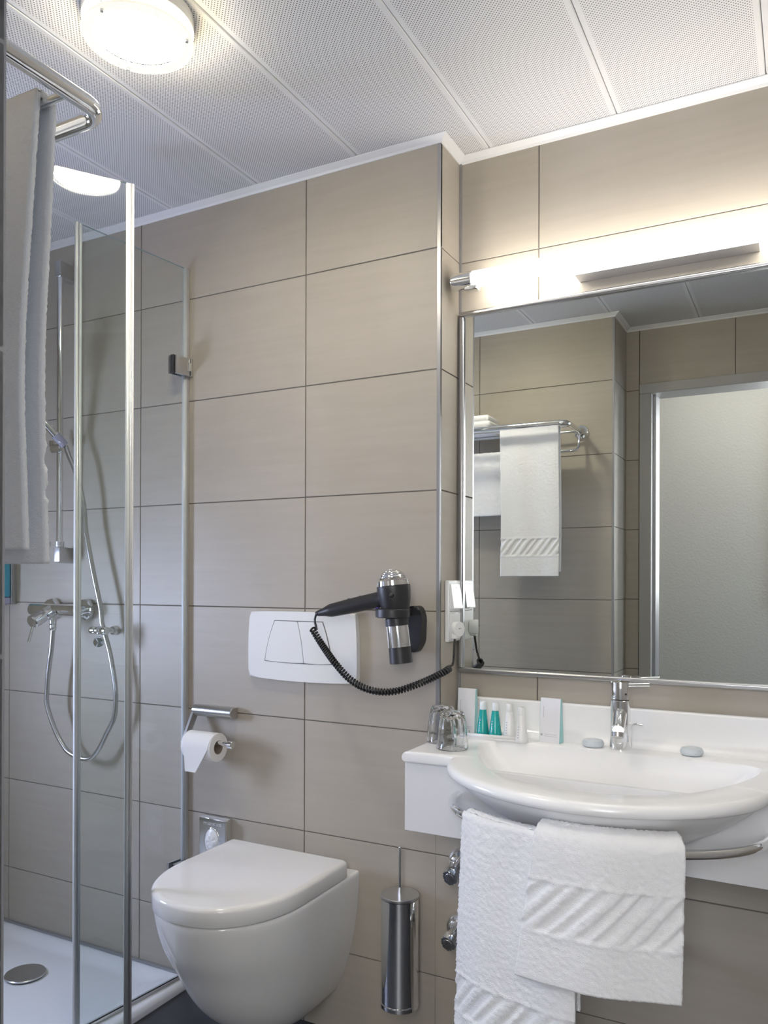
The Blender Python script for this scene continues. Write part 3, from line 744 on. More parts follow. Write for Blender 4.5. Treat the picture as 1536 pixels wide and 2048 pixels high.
# ------------------------------------------------------------------ toilet
TCX = -1.211
def dshape(w_, yf, yb, n=26, lf=1.25, ex=2.15):
    L1 = min(w_ * lf, yb - yf - 0.01); pts = []
    for k in range(2 * n + 1):
        a = math.pi * k / (2 * n); ca, sa = math.cos(a), math.sin(a)
        pts.append((TCX + w_ * math.copysign(abs(ca) ** (2 / ex), ca), yf + L1 - L1 * abs(sa) ** (2 / ex)))
    pr = []
    m_ = 6
    for k in range(m_): pr.append((TCX + w_, yb - (yb - yf - L1) * k / m_))
    pl_ = []
    for k in range(m_): pl_.append((TCX - w_, yf + L1 + (yb - yf - L1) * (k + 1) / m_))
    return pr + pts + pl_
o = thing('toilet', (TCX, 1.58, 0.09), 'white wall hung toilet with closed lid', 'toilet')
V = []; F = []
lev = [(0.4335, 0.168, 1.350), (0.4335, 0.180, 1.338), (0.430, 0.1845, 1.334), (0.422, 0.186, 1.333), (0.405, 0.1855, 1.336), (0.37, 0.183, 1.346), (0.33, 0.179, 1.362), (0.28, 0.172, 1.392), (0.23, 0.161, 1.418), (0.18, 0.147, 1.450), (0.14, 0.132, 1.486), (0.112, 0.118, 1.522), (0.096, 0.104, 1.556), (0.089, 0.088, 1.590)]
lev = list(zip(*lev))
Q = spline([(z, w_, f) for z, w_, f in zip(*lev)], 3)
np_ = len(dshape(0.18, 1.34, YA))
for z, w_, f in Q:
    for x, y in dshape(w_, f, YA - 0.0006): V.append((x, y, z))
nl = len(Q)
for i in range(nl - 1):
    for k in range(np_): F.append((i * np_ + k, i * np_ + (k + 1) % np_, (i + 1) * np_ + (k + 1) % np_, (i + 1) * np_ + k))
F.append(tuple(range(np_))); F.append(tuple((nl - 1) * np_ + k for k in range(np_))[::-1])
mk('bowl', V, F, M['ceramic'], o, angle=45)
V = []; F = []
lidl = [(0.4375, 0.006), (0.4365, 0.0015), (0.439, 0.0), (0.468, 0.0), (0.4725, 0.0012), (0.4760, 0.0045), (0.4778, 0.0085), (0.4783, 0.013)]
base_ = dshape(0.186, 1.326, 1.752)
rc = 0.016
mid_ = base_[1:-1]
base_ = [(TCX + 0.186 - rc + rc * math.sin(q_), 1.752 - rc + rc * math.cos(q_)) for q_ in np.linspace(0, math.pi / 2, 7)] + [p_ for p_ in mid_ if p_[1] < 1.752 - rc - 0.002] + [(TCX - 0.186 + rc - rc * math.cos(q_), 1.752 - rc + rc * math.sin(q_)) for q_ in np.linspace(0, math.pi / 2, 7)]
# rounded back corners
def inset(pts, d):
    n = len(pts); out = []
    for i in range(n):
        p, c, q = pts[i - 1], pts[i], pts[(i + 1) % n]
        tx, ty = q[0] - p[0], q[1] - p[1]; l = math.hypot(tx, ty) or 1
        nx, ny = ty / l, -tx / l
        cxx, cyy = TCX - c[0], 1.56 - c[1]
        if nx * cxx + ny * cyy < 0: nx, ny = -nx, -ny
        out.append((c[0] + nx * d, c[1] + ny * d))
    return out
for z, d in lidl:
    for x, y in inset(base_, d): V.append((x, y, z))
nb = len(base_)
for i in range(len(lidl) - 1):
    for k in range(nb): F.append((i * nb + k, i * nb + (k + 1) % nb, (i + 1) * nb + (k + 1) % nb, (i + 1) * nb + k))
F.append(tuple(range(nb))[::-1]); F.append(tuple((len(lidl) - 1) * nb + k for k in range(nb)))
flatten(mk('lid', V, F, M['ceramic'], o, angle=50), AXES[2:])
for sx in (-0.07, 0.07): cyl('hinge', (TCX + sx - 0.02, 1.757, 0.445), (TCX + sx + 0.02, 1.757, 0.445), 0.0095, M['chrome'], o)

# ------------------------------------------------------------------ toilet paper
px0, py0, pz0 = -1.482, YA - 0.070, 0.7255
o = thing('paper_holder', (-1.487, YA, 0.74), 'chrome toilet paper holder with cover bar on the wall beside the shower', 'paper holder')
lathe('cover_bar', (-1.560, YA - 0.022, 0.8135), (1, 0, 0), [(0.0145, 0), (0.0165, 0.002), (0.0165, 0.139), (0.0145, 0.141)], M['steel'], o, 36)
box('wall_plate', -1.556, -1.423, YA - 0.012, YA - 0.0004, 0.800, 0.827, M['steel'], o, 0.001)
V = [(-1.560, YA - 0.036, 0.812), (-1.560, YA - 0.012, 0.812), (-1.552, YA - 0.012, 0.812), (-1.552, YA - 0.036, 0.812),
     (-1.560, py0 - 0.012, 0.730), (-1.560, py0 + 0.012, 0.730), (-1.552, py0 + 0.012, 0.730), (-1.552, py0 - 0.012, 0.730)]
mk('arm', V, [(0, 1, 2, 3), (4, 7, 6, 5), (0, 4, 5, 1), (1, 5, 6, 2), (2, 6, 7, 3), (3, 7, 4, 0)], M['steel'], o)
cyl('spindle', (-1.556, py0, 0.7365), (-1.392, py0, 0.7365), 0.0075, M['chrome'], o)
lathe('end_knob', (-1.400, py0, 0.7365), (1, 0, 0), [(0.008, 0), (0.0115, 0.004), (0.0115, 0.015), (0.0095, 0.017)], M['chrome'], o, 28)
o = thing('toilet_roll', (px0, py0, pz0 - 0.04), 'white toilet paper roll with its end sheet hanging down', 'toilet paper')
x0, x1 = -1.535, -1.433
lathe('paper', (x0, py0, pz0), (1, 0, 0), [(0.0195, 0), (0.0385, 0.0), (0.039, 0.001), (0.039, x1 - x0 - 0.001), (0.0385, x1 - x0), (0.0195, x1 - x0), (0.0195, 0)], M['paper'], o, 56)
lathe('core', (x0 + 0.001, py0, pz0), (1, 0, 0), [(0.0185, 0), (0.0194, 0), (0.0194, x1 - x0 - 0.002), (0.0185, x1 - x0 - 0.002), (0.0185, 0)], M['cardb'], o, 40)
V = []; F = []; nr = 18
for i in range(nr + 1):
    t = i / nr
    if t < 0.5:
        a = math.radians(75 - 75 * t / 0.5); y = py0 - 0.0398 * math.cos(a); z = pz0 + 0.0398 * math.sin(a); tap = 0
    else:
        q = (t - 0.5) / 0.5; y = py0 - 0.0398 - 0.002 * q; z = pz0 - 0.066 * q; tap = q
    xa = x0 + 0.003 + 0.016 * (0.5 * min(1, t / 0.5) + 0.5 * tap) ; xb = x1 - 0.0005 - 0.046 * (0.12 * min(1, t / 0.5) + 0.88 * tap)
    for xx in (xa, xb): V += [(xx, y, z), (xx, y - 0.0006, z)]
for i in range(nr):
    a = 4 * i
    F += [(a, a + 2, a + 6, a + 4), (a + 1, a + 5, a + 7, a + 3), (a, a + 4, a + 5, a + 1), (a + 2, a + 3, a + 7, a + 6)]
F += [(0, 1, 3, 2), (4 * nr, 4 * nr + 2, 4 * nr + 3, 4 * nr + 1)]
mk('end_sheet', V, F, M['paper'], o, angle=40)

# ------------------------------------------------------------------ hygiene bag dispenser
o = thing('hygiene_bag_dispenser', (-1.488, YA, 0.37), 'chrome hygiene bag dispenser with oval opening behind the toilet', 'dispenser')
box('case', -1.5365, -1.4395, YA - 0.030, YA - 0.0004, 0.370, 0.5105, M['chrome'], o, 0.003)
cxo, czo = -1.489, 0.447
V = []; nn = 40
ring = [(cxo + 0.026 * math.cos(a), YA - 0.0305, czo + 0.036 * math.sin(a)) for a in np.linspace(0, 2 * math.pi, 49)]
tube('opening_rim', ring, 0.0022, M['chrome'], o, 8)
V = [(cxo, YA - 0.0385, czo)]; F = []
for rr_, dd in ((0.45, 0.0375), (0.75, 0.0345), (0.97, 0.0304)):
    for k in range(nn):
        a = 2 * math.pi * k / nn
        V.append((cxo + 0.026 * rr_ * math.cos(a), YA - dd - 0.003 * abs(math.sin(3.1 * a + 5 * rr_)) * (1 - rr_), czo + 0.036 * rr_ * math.sin(a)))
for k in range(nn): F.append((0, 1 + k, 1 + (k + 1) % nn))
for i in range(2):
    for k in range(nn): F.append((1 + i * nn + k, 1 + i * nn + (k + 1) % nn, 1 + (i + 1) * nn + (k + 1) % nn, 1 + (i + 1) * nn + k))
mk('bag', V, F, M['white_pl'], o)
fc = bpy.data.curves.new('lettering', 'FONT'); fc.body = 'HYGENCARE'; fc.size = 0.0112; fc.extrude = 0.0004; fc.align_x = 'CENTER'
fo = bpy.data.objects.new('lettering_curve', fc); COL.objects.link(fo)
bpy.context.view_layer.update()
me = bpy.data.meshes.new_from_object(fo.evaluated_get(bpy.context.evaluated_depsgraph_get()))
bpy.data.objects.remove(fo)
me.materials.clear(); me.materials.append(M['alu'])
me.transform(Matrix.Rotation(math.pi / 2, 4, 'X'))
link('lettering', me, o, Vector((-1.488, YA - 0.0304, 0.4915)))

# ------------------------------------------------------------------ hair dryer
o = thing('dryer_holder', (-0.862, YA, 1.01), 'black wall holder with ring carrying the hair dryer', 'dryer holder')
pl = roundpoly([(-0.8855, 1.122), (-0.845, 1.126), (-0.834, 1.10), (-0.836, 1.035), (-0.852, 1.008), (-0.884, 1.012)], 0.012)
prism('wall_plate', [(x, YA - 0.0004, z) for x, z in pl[::-1]], (0, -0.030, 0), M['black'], o, 0.006, 3)
KD = 1.0150
def KP(p): return Vector((p[0] * KD, p[1] * KD, CAM_H + (p[2] - CAM_H) * KD))
DC = KP((-0.866, 1.680, 1.112))
lathe('ring', DC - Vector((0, 0, 0.013)), (0, 0, 1), [(0.036, 0), (0.0415, 0.002), (0.0415, 0.020), (0.039, 0.022), (0.0335, 0.022), (0.0335, 0.0), (0.036, 0)], M['black'], o, 44)
box('arm', -0.894, -0.860, 1.742, YA - 0.025, 1.101, 1.119, M['black'], o, 0.004)
dry = thing('hair_dryer', (-0.86, 1.69, 0.99), 'black hair dryer with chrome dome and nozzle hanging in the wall holder', 'hair dryer')
ax = Vector((-0.024, -0.006, 0.228)).normalized(); b0 = KP((-0.847, 1.688, 0.992))
lathe('nozzle', b0, ax, [(0.0255, 0.0), (0.0275, 0.001), (0.0265, 0.040), (0.0250, 0.040), (0.022, 0.012), (0.0, 0.012)], M['black'], dry, 40)
lathe('chrome_sleeve', b0 + ax * 0.039, ax, [(0.0270, 0), (0.0278, 0.0005), (0.0272, 0.052), (0.0265, 0.0525)], M['chrome'], dry, 44)
lathe('body', b0 + ax * 0.108, ax, [(0.0265, 0.0), (0.0285, 0.003), (0.0325, 0.018), (0.0385, 0.045), (0.0408, 0.066), (0.0405, 0.078), (0.0385, 0.079)], M['black'], dry, 44)
lathe('body_collar', b0 + ax * 0.090, ax, [(0.0265, 0), (0.0285, 0.001), (0.0285, 0.018), (0.026, 0.0195)], M['black'], dry, 40)
lathe('dome_band', b0 + ax * 0.187, ax, [(0.0385, 0), (0.0400, 0.0005), (0.0392, 0.012), (0.0370, 0.0125)], M['chrome'], dry, 44)
dm = []
for k in range(7):
    a0 = math.radians(8 + k * 12); a1 = math.radians(8 + (k + 0.62) * 12)
    for a_, sc in ((a0, 1.0), (a1, 1.0), (a1 + 0.01, 0.945), (a0 + math.radians(12) - 0.01, 0.945)):
        dm.append((0.0372 * math.cos(a_) * sc, 0.0275 * math.sin(a_) * sc))
dm.append((0.0, 0.0275))
lathe('dome_grille', b0 + ax * 0.199, ax, dm, M['chrome'], dry, 44, angle=25)
h0 = b0 + ax * 0.158 + Vector((-0.018, 0, 0)); h1 = KP((-1.080, 1.680, 1.104))
pth = np.array([h0 + (h1 - h0) * t for t in np.linspace(0, 1, 24)])
rs = np.interp(np.linspace(0, 1, 24), [0, 0.12, 0.55, 0.80, 0.86, 1.0], [0.0225, 0.0195, 0.0185, 0.0165, 0.012, 0.0055])
hd = tube('handle', pth, 0.017, M['black'], dry, 24, rs)
for k in range(5):
    t = 0.87 + k * 0.024; p = h0 + (h1 - h0) * t
    lathe('relief_ring', p, h1 - h0, [(0.008, 0), (0.0095 - 0.0008 * k, 0.0008), (0.0095 - 0.0008 * k, 0.0022), (0.008 - 0.0005 * k, 0.003)], M['black'], hd, 18)
hdir = (h1 - h0).normalized()
for t in (0.36, 0.52):
    p = h0 + (h1 - h0) * t + Vector((0.006, -0.002, 0.0165))
    box('switch', p.x - 0.010, p.x + 0.010, p.y - 0.005, p.y + 0.005, p.z - 0.004, p.z + 0.003, M['black'], hd, 0.002)
p = h0 + (h1 - h0) * 0.13 + Vector((0, -0.004, -0.019)); box('trigger', p.x - 0.005, p.x + 0.005, p.y - 0.003, p.y + 0.003, p.z - 0.003, p.z + 0.003, M['purple'], hd, 0.001)
sphere('side_boss', b0 + ax * 0.165 + Vector((0.012, -0.0375, 0)), 0.0062, M['black'], dry)
# coiled cord
pre = spline([tuple(h1)] + [tuple(KP(p)) for p in ((-1.0845, 1.680, 1.088), (-1.080, 1.680, 1.070), (-1.078, 1.680, 1.062))], 6)
coil_c = spline([tuple(KP((-1.0905, 1.678, 1.066))), tuple(KP((-1.062, 1.676, 1.030))), (-1.020, 1.672, 0.985), (-0.975, 1.672, 0.946), (-0.925, 1.680, 0.924), (-0.872, 1.700, 0.922), (-0.822, 1.738, 0.940), (-0.785, 1.786, 0.962), (-0.7765, 1.815, 0.972)], 60)
dl = np.linalg.norm(np.diff(coil_c, axis=0), axis=1); al = np.concatenate([[0], np.cumsum(dl)]); turns = int(al[-1] / 0.0073)
nn = turns * 12; sss = np.linspace(0, al[-1], nn)
cc = np.stack([np.interp(sss, al, coil_c[:, k]) for k in range(3)], 1)
Tn = np.gradient(cc, axis=0); Tn /= np.linalg.norm(Tn, axis=1)[:, None]
n1 = np.cross(Tn, np.array([0, 1.0, 0])); n1 /= np.linalg.norm(n1, axis=1)[:, None]; n2 = np.cross(Tn, n1)
an = np.linspace(0, turns * 2 * math.pi, nn)
hel = cc + 0.0064 * (np.cos(an)[:, None] * n1 + np.sin(an)[:, None] * n2)
post = spline([tuple(hel[-1]), (-0.7745, 1.826, 0.980), (-0.776, 1.838, 1.000), (-0.778, 1.846, 1.030), (-0.778, 1.850, 1.046)], 8)
tube('cord', np.concatenate([pre[:-1], hel, post[1:]]), 0.0029, M['cord'], dry, 8)
plug = lathe('plug', (-0.7895, 1.862, 1.066), (0.93, -0.36, 0.0), [(0.0165, 0), (0.0185, 0.003), (0.0195, 0.022), (0.0185, 0.0245), (0.0, 0.025)], M['white_pl'], dry, 40)
for dy in (-0.004, 0.004): sphere('plug_dimple', (-0.7655, 1.8525 + dy, 1.068), 0.0014, M['gapgrey'], plug, n=8)
box('plug_boot', -0.786, -0.770, 1.842, 1.858, 1.042, 1.060, M['white_pl'], dry, 0.003)

# ------------------------------------------------------------------ switch and socket
o = thing('switch_socket', (XR, 1.872, 1.035), 'white light switch and socket plate in the niche side beside the mirror', 'socket')
box('plate', XR + 0.0003, XR + 0.0115, 1.834, 1.9125, 1.034, 1.1885, M['white_pl'], o, 0.003)
V = [(XR + 0.0115, 1.843, 1.116), (XR + 0.0115, 1.904, 1.116), (XR + 0.0115, 1.904, 1.180), (XR + 0.0115, 1.843, 1.180),
     (XR + 0.022, 1.844, 1.118), (XR + 0.022, 1.903, 1.118), (XR + 0.0135, 1.903, 1.179), (XR + 0.0135, 1.844, 1.179)]
rk = mk('rocker', V, [(0, 1, 2, 3), (4, 7, 6, 5), (0, 4, 5, 1), (1, 5, 6, 2), (2, 6, 7, 3), (3, 7, 4, 0)], M['white_pl'], o)
box('mark', XR + 0.0147, XR + 0.0152, 1.8735, 1.8745, 1.166, 1.171, M['print'], rk)
box('lip', XR + 0.018, XR + 0.0255, 1.852, 1.895, 1.116, 1.1195, M['white_pl'], rk, 0.001)
box('gap', XR + 0.0114, XR + 0.0119, 1.843, 1.904, 1.1095, 1.1107, M['gapgrey'], o)
box('socket_insert', XR + 0.0115, XR + 0.0145, 1.842, 1.905, 1.040, 1.106, M['white_pl'], o, 0.001)

# ------------------------------------------------------------------ shower enclosure
DZ0, DZ1 = 0.034, 2.0985
sh = thing('shower_enclosure', (-1.64, 1.2, 0.03), 'clear glass shower enclosure with two hinged doors and aluminium seals', 'shower enclosure')
def panel(name, p, q, z0, z1, parent, th=0.006):
    p, q = Vector((p[0], p[1], 0)), Vector((q[0], q[1], 0)); d = (q - p).normalized(); n = Vector((-d.y, d.x, 0)) * th / 2
    V = [p - n, q - n, q + n, p + n]; V = [(v.x, v.y, z0) for v in V] + [(v.x, v.y, z1) for v in V]
    F = [(0, 1, 5, 4), (2, 3, 7, 6), (0, 3, 2, 1), (4, 5, 6, 7), (1, 2, 6, 5), (3, 0, 4, 7)]
    o = mk(name, V, F, [M['pane'], M['edge']], parent)
    for pl_ in o.data.polygons:
        if pl_.area < 0.03: pl_.material_index = 1
    return o
def strip(name, p, d, along, off, w_, t_, z0, z1, m, parent):
    """vertical bar at p + d*along, w_ along d, t_ across"""
    d = Vector((d[0], d[1], 0)).normalized(); n = Vector((-d.y, d.x, 0)); c = Vector((p[0], p[1], 0)) + d * along + n * off
    pts = [c - d * w_ / 2 - n * t_ / 2, c + d * w_ / 2 - n * t_ / 2, c + d * w_ / 2 + n * t_ / 2, c - d * w_ / 2 + n * t_ / 2]
    return prism(name, [(v.x, v.y, z0) for v in pts], (0, 0, z1 - z0), m, parent)
A0, A1 = (-1.6105, YA - 0.012), (-1.6473, 1.437)
d1 = panel('glass_door', A0, A1, DZ0, DZ1, sh)
dd = (A1[0] - A0[0], A1[1] - A0[1]); LA = math.hypot(*dd)
M['pvc'] = mat('clear_seal', (0.62, 0.66, 0.67), 0.25)
strip('seal_strip', A0, dd, LA + 0.002, 0, 0.005, 0.008, DZ0, DZ1, M['alu'], d1)
strip('seal_strip', A0, dd, LA - 0.0045, 0, 0.008, 0.007, DZ0, DZ1, M['pvc'], d1)
strip('seal_strip', A0, dd, LA + 0.0062, 0, 0.0034, 0.010, DZ0, DZ1, M['trim_w'], d1)
strip('wall_seal', A0, dd, 0.001, 0, 0.010, 0.010, DZ0, DZ1, M['pvc'], d1)
box('wall_profile', -1.618, -1.603, YA - 0.012, YA - 0.0004, 0.027, DZ1, M['alu'], sh, 0.001)
for hz in (1.808, 0.345):
    hn = prism('hinge', [(-1.6085, YA - 0.060, hz - 0.026), (-1.6035, YA - 0.010, hz - 0.026), (-1.6035, YA - 0.010, hz + 0.026), (-1.6085, YA - 0.060, hz + 0.026)], (0.010, 0, 0), M['steel'], sh, 0.0015)
    prism('hinge_plate', [(-1.6225, YA - 0.060, hz - 0.026), (-1.6175, YA - 0.010, hz - 0.026), (-1.6175, YA - 0.010, hz + 0.026), (-1.6225, YA - 0.060, hz + 0.026)], (-0.008, 0, 0), M['steel'], sh, 0.0015)
    box('gasket', -1.6185, -1.6060, YA - 0.064, YA - 0.062, hz - 0.027, hz + 0.027, M['dark'], sh)
    cyl('knuckle', (-1.5955, YA - 0.013, hz - 0.012), (-1.5955, YA - 0.013, hz + 0.012), 0.006, M['chrome'], hn, seg=16)
    box('wall_leaf', -1.625, -1.590, YA - 0.008, YA - 0.0003, hz - 0.026, hz + 0.026, M['steel'], hn, 0.001)
B1 = (-1.3789, 1.3509); ddir = Vector((-0.0889, -0.1381)).normalized()
B0 = (B1[0] + ddir.x * 0.478, B1[1] + ddir.y * 0.478)
d2 = panel('glass_door', B0, B1, DZ0, DZ1, sh)
db = (B1[0] - B0[0], B1[1] - B0[1]); LB = math.hypot(*db)
strip('seal_strip', B0, db, LB + 0.002, 0, 0.005, 0.007, DZ0, DZ1, M['alu'], d2)
strip('seal_strip', B0, db, LB - 0.005, 0, 0.009, 0.0065, DZ0, DZ1, M['pvc'], d2)
strip('seal_strip', B0, db, LB + 0.0060, 0, 0.003, 0.008, DZ0, DZ1, M['trim_w'], d2)
panel('fixed_glass', (-1.640, YC + 0.012), (-1.640, B0[1] - 0.012), DZ0, DZ1, sh)
box('wall_profile', -1.648, -1.633, YC + 0.0004, YC + 0.012, 0.027, DZ1, M['alu'], sh, 0.001)
for hz in (1.808, 0.345):
    box('hinge', -1.652, -1.628, B0[1] - 0.045, B0[1] + 0.02, hz - 0.026, hz + 0.026, M['steel'], sh, 0.002)
strip('bottom_rail', A0, dd, LA / 2, 0, LA, 0.012, 0.0262, DZ0, M['alu'], d1)
strip('drip_rail', A0, dd, LA / 2, -0.012, LA, 0.004, 0.0262, DZ0 - 0.002, M['pvc'], d1)

# ------------------------------------------------------------------ shower tray
tx0, tx1, ty0, ty1 = XL + 0.001, -1.588, YC + 0.001, YA - 0.001
nx_, ny_ = 70, 80
V = []; F = []
gx = np.concatenate([[tx0], np.linspace(tx0 + 0.004, tx1 - 0.05, nx_ - 10), np.linspace(tx1 - 0.044, tx1 - 0.004, 6), [tx1 - 0.0015, tx1]])
gy = np.concatenate([np.linspace(ty0, ty0 + 0.1, 14), np.linspace(ty0 + 0.12, ty1 - 0.12, ny_ - 28), np.linspace(ty1 - 0.1, ty1, 14)])
def tz(x, y):
    e = min(x - tx0 + 0.04, tx1 - 0.046 - x, y - ty0, ty1 - y)
    t = min(1, max(0, (e - 0.012) / 0.060)); t = t * t * (3 - 2 * t)
    z = 0.0255 - 0.0145 * t
    o_ = tx1 - x
    if o_ < 0.012: z -= 0.012 * (1 - o_ / 0.012) ** 2
    return z
for x in gx:
    for y in gy: V.append((x, y, tz(x, y)))
nX, nY = len(gx), len(gy)
for i in range(nX - 1):
    for j in range(nY - 1): F.append((i * nY + j, (i + 1) * nY + j, (i + 1) * nY + j + 1, i * nY + j + 1))
b = len(V); loop = [i * nY for i in range(nX)] + [(nX - 1) * nY + j for j in range(1, nY)] + [i * nY + nY - 1 for i in range(nX - 2, -1, -1)] + [j for j in range(nY - 2, 0, -1)]
for v in loop: V.append((V[v][0], V[v][1], 0.0004))
for k in range(len(loop)): F.append((loop[k], b + k, b + (k + 1) % len(loop), loop[(k + 1) % len(loop)]))
F.append(tuple(b + k for k in range(len(loop))))
tag(mk('shower_tray', V, F, M['tray'], None, angle=40), 'flat white shower tray behind the glass doors', 'shower tray')
tag(box('trim_6', tx0, tx1 - 0.012, YA - 0.009, YA - 0.0003, 0.0262, 0.0345, M['profile'], None, 0.002), kind='structure')
o = thing('drain_cover', (-2.047, 1.598, 0.011), 'round polished steel drain cover in the shower tray', 'drain')
lathe('drain_ring', (-2.047, 1.598, 0.0113), (0, 0, 1), [(0.046, 0), (0.053, 0.0), (0.053, 0.004), (0.046, 0.004)], M['dark'], o, 40)
lathe('cover', (-2.047, 1.598, 0.0150), (0, 0, 1), [(0.055, 0), (0.0575, 0.001), (0.0575, 0.004), (0.056, 0.0055), (0.0, 0.0065)], M['steel'], o, 56)

# ------------------------------------------------------------------ shower fittings
XS = -2.089
o = thing('shower_rail', (XS, YA, 1.24), 'chrome shower riser rail with brackets on the tiled wall', 'shower rail')
YT = 1.752
cyl('rail', (XS, YT, 1.255), (XS, YT, 2.150), 0.0095, M['chrome'], o)
for za, zb in ((2.142, 2.194), (1.242, 1.292)):
    pl = roundpoly([(YT - 0.0105, zb), (YA - 0.0004, zb - 0.005), (YA - 0.0004, za - 0.004), (YT - 0.0105, za)], 0.005, 3)
    prism('bracket', [(XS - 0.012, y, z) for y, z in pl], (0.024, 0, 0), M['steel'], o, 0.002)
cyl('slider', (XS - 0.030, YT, 1.602), (XS + 0.016, YT, 1.602), 0.016, M['chrome'], o)
box('slider_lever', XS - 0.044, XS - 0.028, YT - 0.006, YT + 0.006, 1.61, 1.63, M['chrome'], o, 0.002)
lathe('hose_clip', (XS, YT, 1.292), (0, 0, 1), [(0.0135, 0), (0.0135, 0.016), (0.010, 0.016), (0.010, 0), (0.0135, 0)], M['alu'], o, 24)
box('clip_arm', XS - 0.032, XS - 0.012, YT - 0.03, YT - 0.022, 1.292, 1.308, M['alu'], o, 0.001)
hs = thing('hand_shower', (-2.10, 1.70, 1.6), 'chrome hand shower held in the slider of the riser rail', 'hand shower')
tip = Vector((-2.055, 1.742, 1.608)); hv = Vector((-0.045, -0.115, 0.125)).normalized()
lathe('holder_cone', tip, hv, [(0.011, 0), (0.0125, 0.002), (0.0145, 0.040), (0.0125, 0.041)], M['clearpl'], hs, 28)
lathe('handle', tip + hv * 0.038, hv, [(0.0105, 0), (0.0115, 0.004), (0.0125, 0.10), (0.013, 0.155), (0.011, 0.157)], M['chrome'], hs, 28)
hp = tip + hv * 0.195; hn_ = Vector((0.15, -0.70, -0.70)).normalized()
lathe('spray_head', hp - hn_ * 0.006, hn_, [(0.014, -0.018), (0.035, -0.008), (0.042, 0.0), (0.042, 0.014), (0.039, 0.017), (0.0, 0.017)], M['chrome'], hs, 36)
tag(tube('shower_hose', spline([tuple(tip - hv * 0.004), (-2.038, 1.745, 1.570), (-2.012, 1.750, 1.515), (-1.988, 1.757, 1.42), (-1.978, 1.757, 1.342), (-1.958, 1.757, 1.26), (-1.938, 1.757, 1.187), (-1.914, 1.757, 1.105), (-1.905, 1.757, 1.049), (-1.876, 1.757, 0.974), (-1.857, 1.757, 0.90), (-1.848, 1.757, 0.839), (-1.853, 1.757, 0.775), (-1.884, 1.757, 0.722), (-1.925, 1.757, 0.66), (-1.967, 1.755, 0.632), (-2.042, 1.752, 0.645), (-2.085, 1.75, 0.685), (-2.113, 1.747, 0.733), (-2.136, 1.745, 0.79), (-2.136, 1.745, 0.835), (-2.128, 1.744, 0.90), (-2.115, 1.743, 0.963), (-2.108, 1.743, 1.026)], 10), 0.0075, mat('metal_hose', (0.58, 0.58, 0.58), 0.25, 1.0), None, 14), 'silver shower hose looping from the mixer up to the hand shower', 'hose')
o = thing('shower_mixer', (-2.10, YA, 1.04), 'chrome shower mixer with single lever on the tiled wall', 'mixer')
for x in (-2.172, -2.020):
    lathe('rosette', (x, YA - 0.0003, 1.092), (0, -1, 0), [(0.032, 0), (0.0335, 0.002), (0.0335, 0.018), (0.031, 0.021), (0.014, 0.022), (0.014, 0.05)], M['chrome'], o, 44)
cyl('body', (-2.205, YA - 0.062, 1.092), (-1.992, YA - 0.062, 1.090), 0.0195, M['chrome'], o, seg=40)
hd_ = Vector((0.02, -0.90, -0.42)).normalized(); hc = Vector((-2.108, YA - 0.066, 1.090))
cyl('handle_neck', hc, hc + hd_ * 0.034, 0.0195, M['chrome'], o, seg=36)
hb = cyl('handle', hc + hd_ * 0.036, hc + hd_ * 0.083, 0.0215, M['chrome'], o, seg=40)
pth = [hc + hd_ * 0.070 + Vector((0, -0.006, -0.018)), hc + hd_ * 0.078 + Vector((0.0, -0.014, -0.062))]
cyl('lever', pth[0], pth[1], 0.0045, M['chrome'], hb, seg=16)
cyl('outlet', (-2.106, YA - 0.062, 1.078), (-2.107, YA - 0.062, 1.048), 0.0115, M['chrome'], o)
lathe('hose_nut', (-2.107, YA - 0.062, 1.026), (0, 0, 1), [(0.0095, 0), (0.0115, 0.002), (0.0122, 0.022), (0.010, 0.024)], M['chrome'], o, 6, angle=20)
o = thing('hose_hook', (-1.955, YA, 1.0), 'small chrome wall fitting with two round knobs beside the shower hose', 'hook')
lathe('rosette', (-1.900, YA - 0.0003, 1.030), (0, -1, 0), [(0.014, 0), (0.015, 0.002), (0.013, 0.012), (0.007, 0.014), (0.007, 0.075)], M['chrome'], o, 28)
lathe('cross_bar', (-1.925, YA - 0.075, 1.034), (1, 0, 0), [(0.004, 0), (0.0115, 0.003), (0.0125, 0.010), (0.0115, 0.017), (0.008, 0.020), (0.0115, 0.024), (0.0135, 0.032), (0.0115, 0.040), (0.009, 0.043), (0.0115, 0.046), (0.0135, 0.052), (0.0125, 0.068), (0.010, 0.070)], M['chrome'], o, 32)
lathe('knob', (-1.893, YA - 0.072, 1.006), (0.70, -0.68, -0.2), [(0.006, 0), (0.012, 0.002), (0.013, 0.008), (0.0115, 0.012), (0.014, 0.016), (0.0155, 0.022), (0.0155, 0.030), (0.0145, 0.032), (0.0, 0.033)], M['chrome'], o, 32)
o = thing('soap_dispenser', (-2.42, YA, 1.105), 'grey wall dispenser with a blue soap pouch in the shower', 'soap dispenser')
box('backplate', -2.455, -2.360, YA - 0.014, YA - 0.0004, 1.104, 1.250, M['steel'], o, 0.002)
bg = box('pouch', -2.450, -2.3615, YA - 0.078, YA - 0.0215, 1.128, 1.285, M['blue'], o, 0.006)
box('clamp', -2.452, -2.3605, YA - 0.021, YA - 0.0145, 1.104, 1.250, M['steel'], o, 0.001)
box('pump', -2.430, -2.3620, YA - 0.070, YA - 0.0225, 1.104, 1.1275, M['clearpl'], o, 0.004)

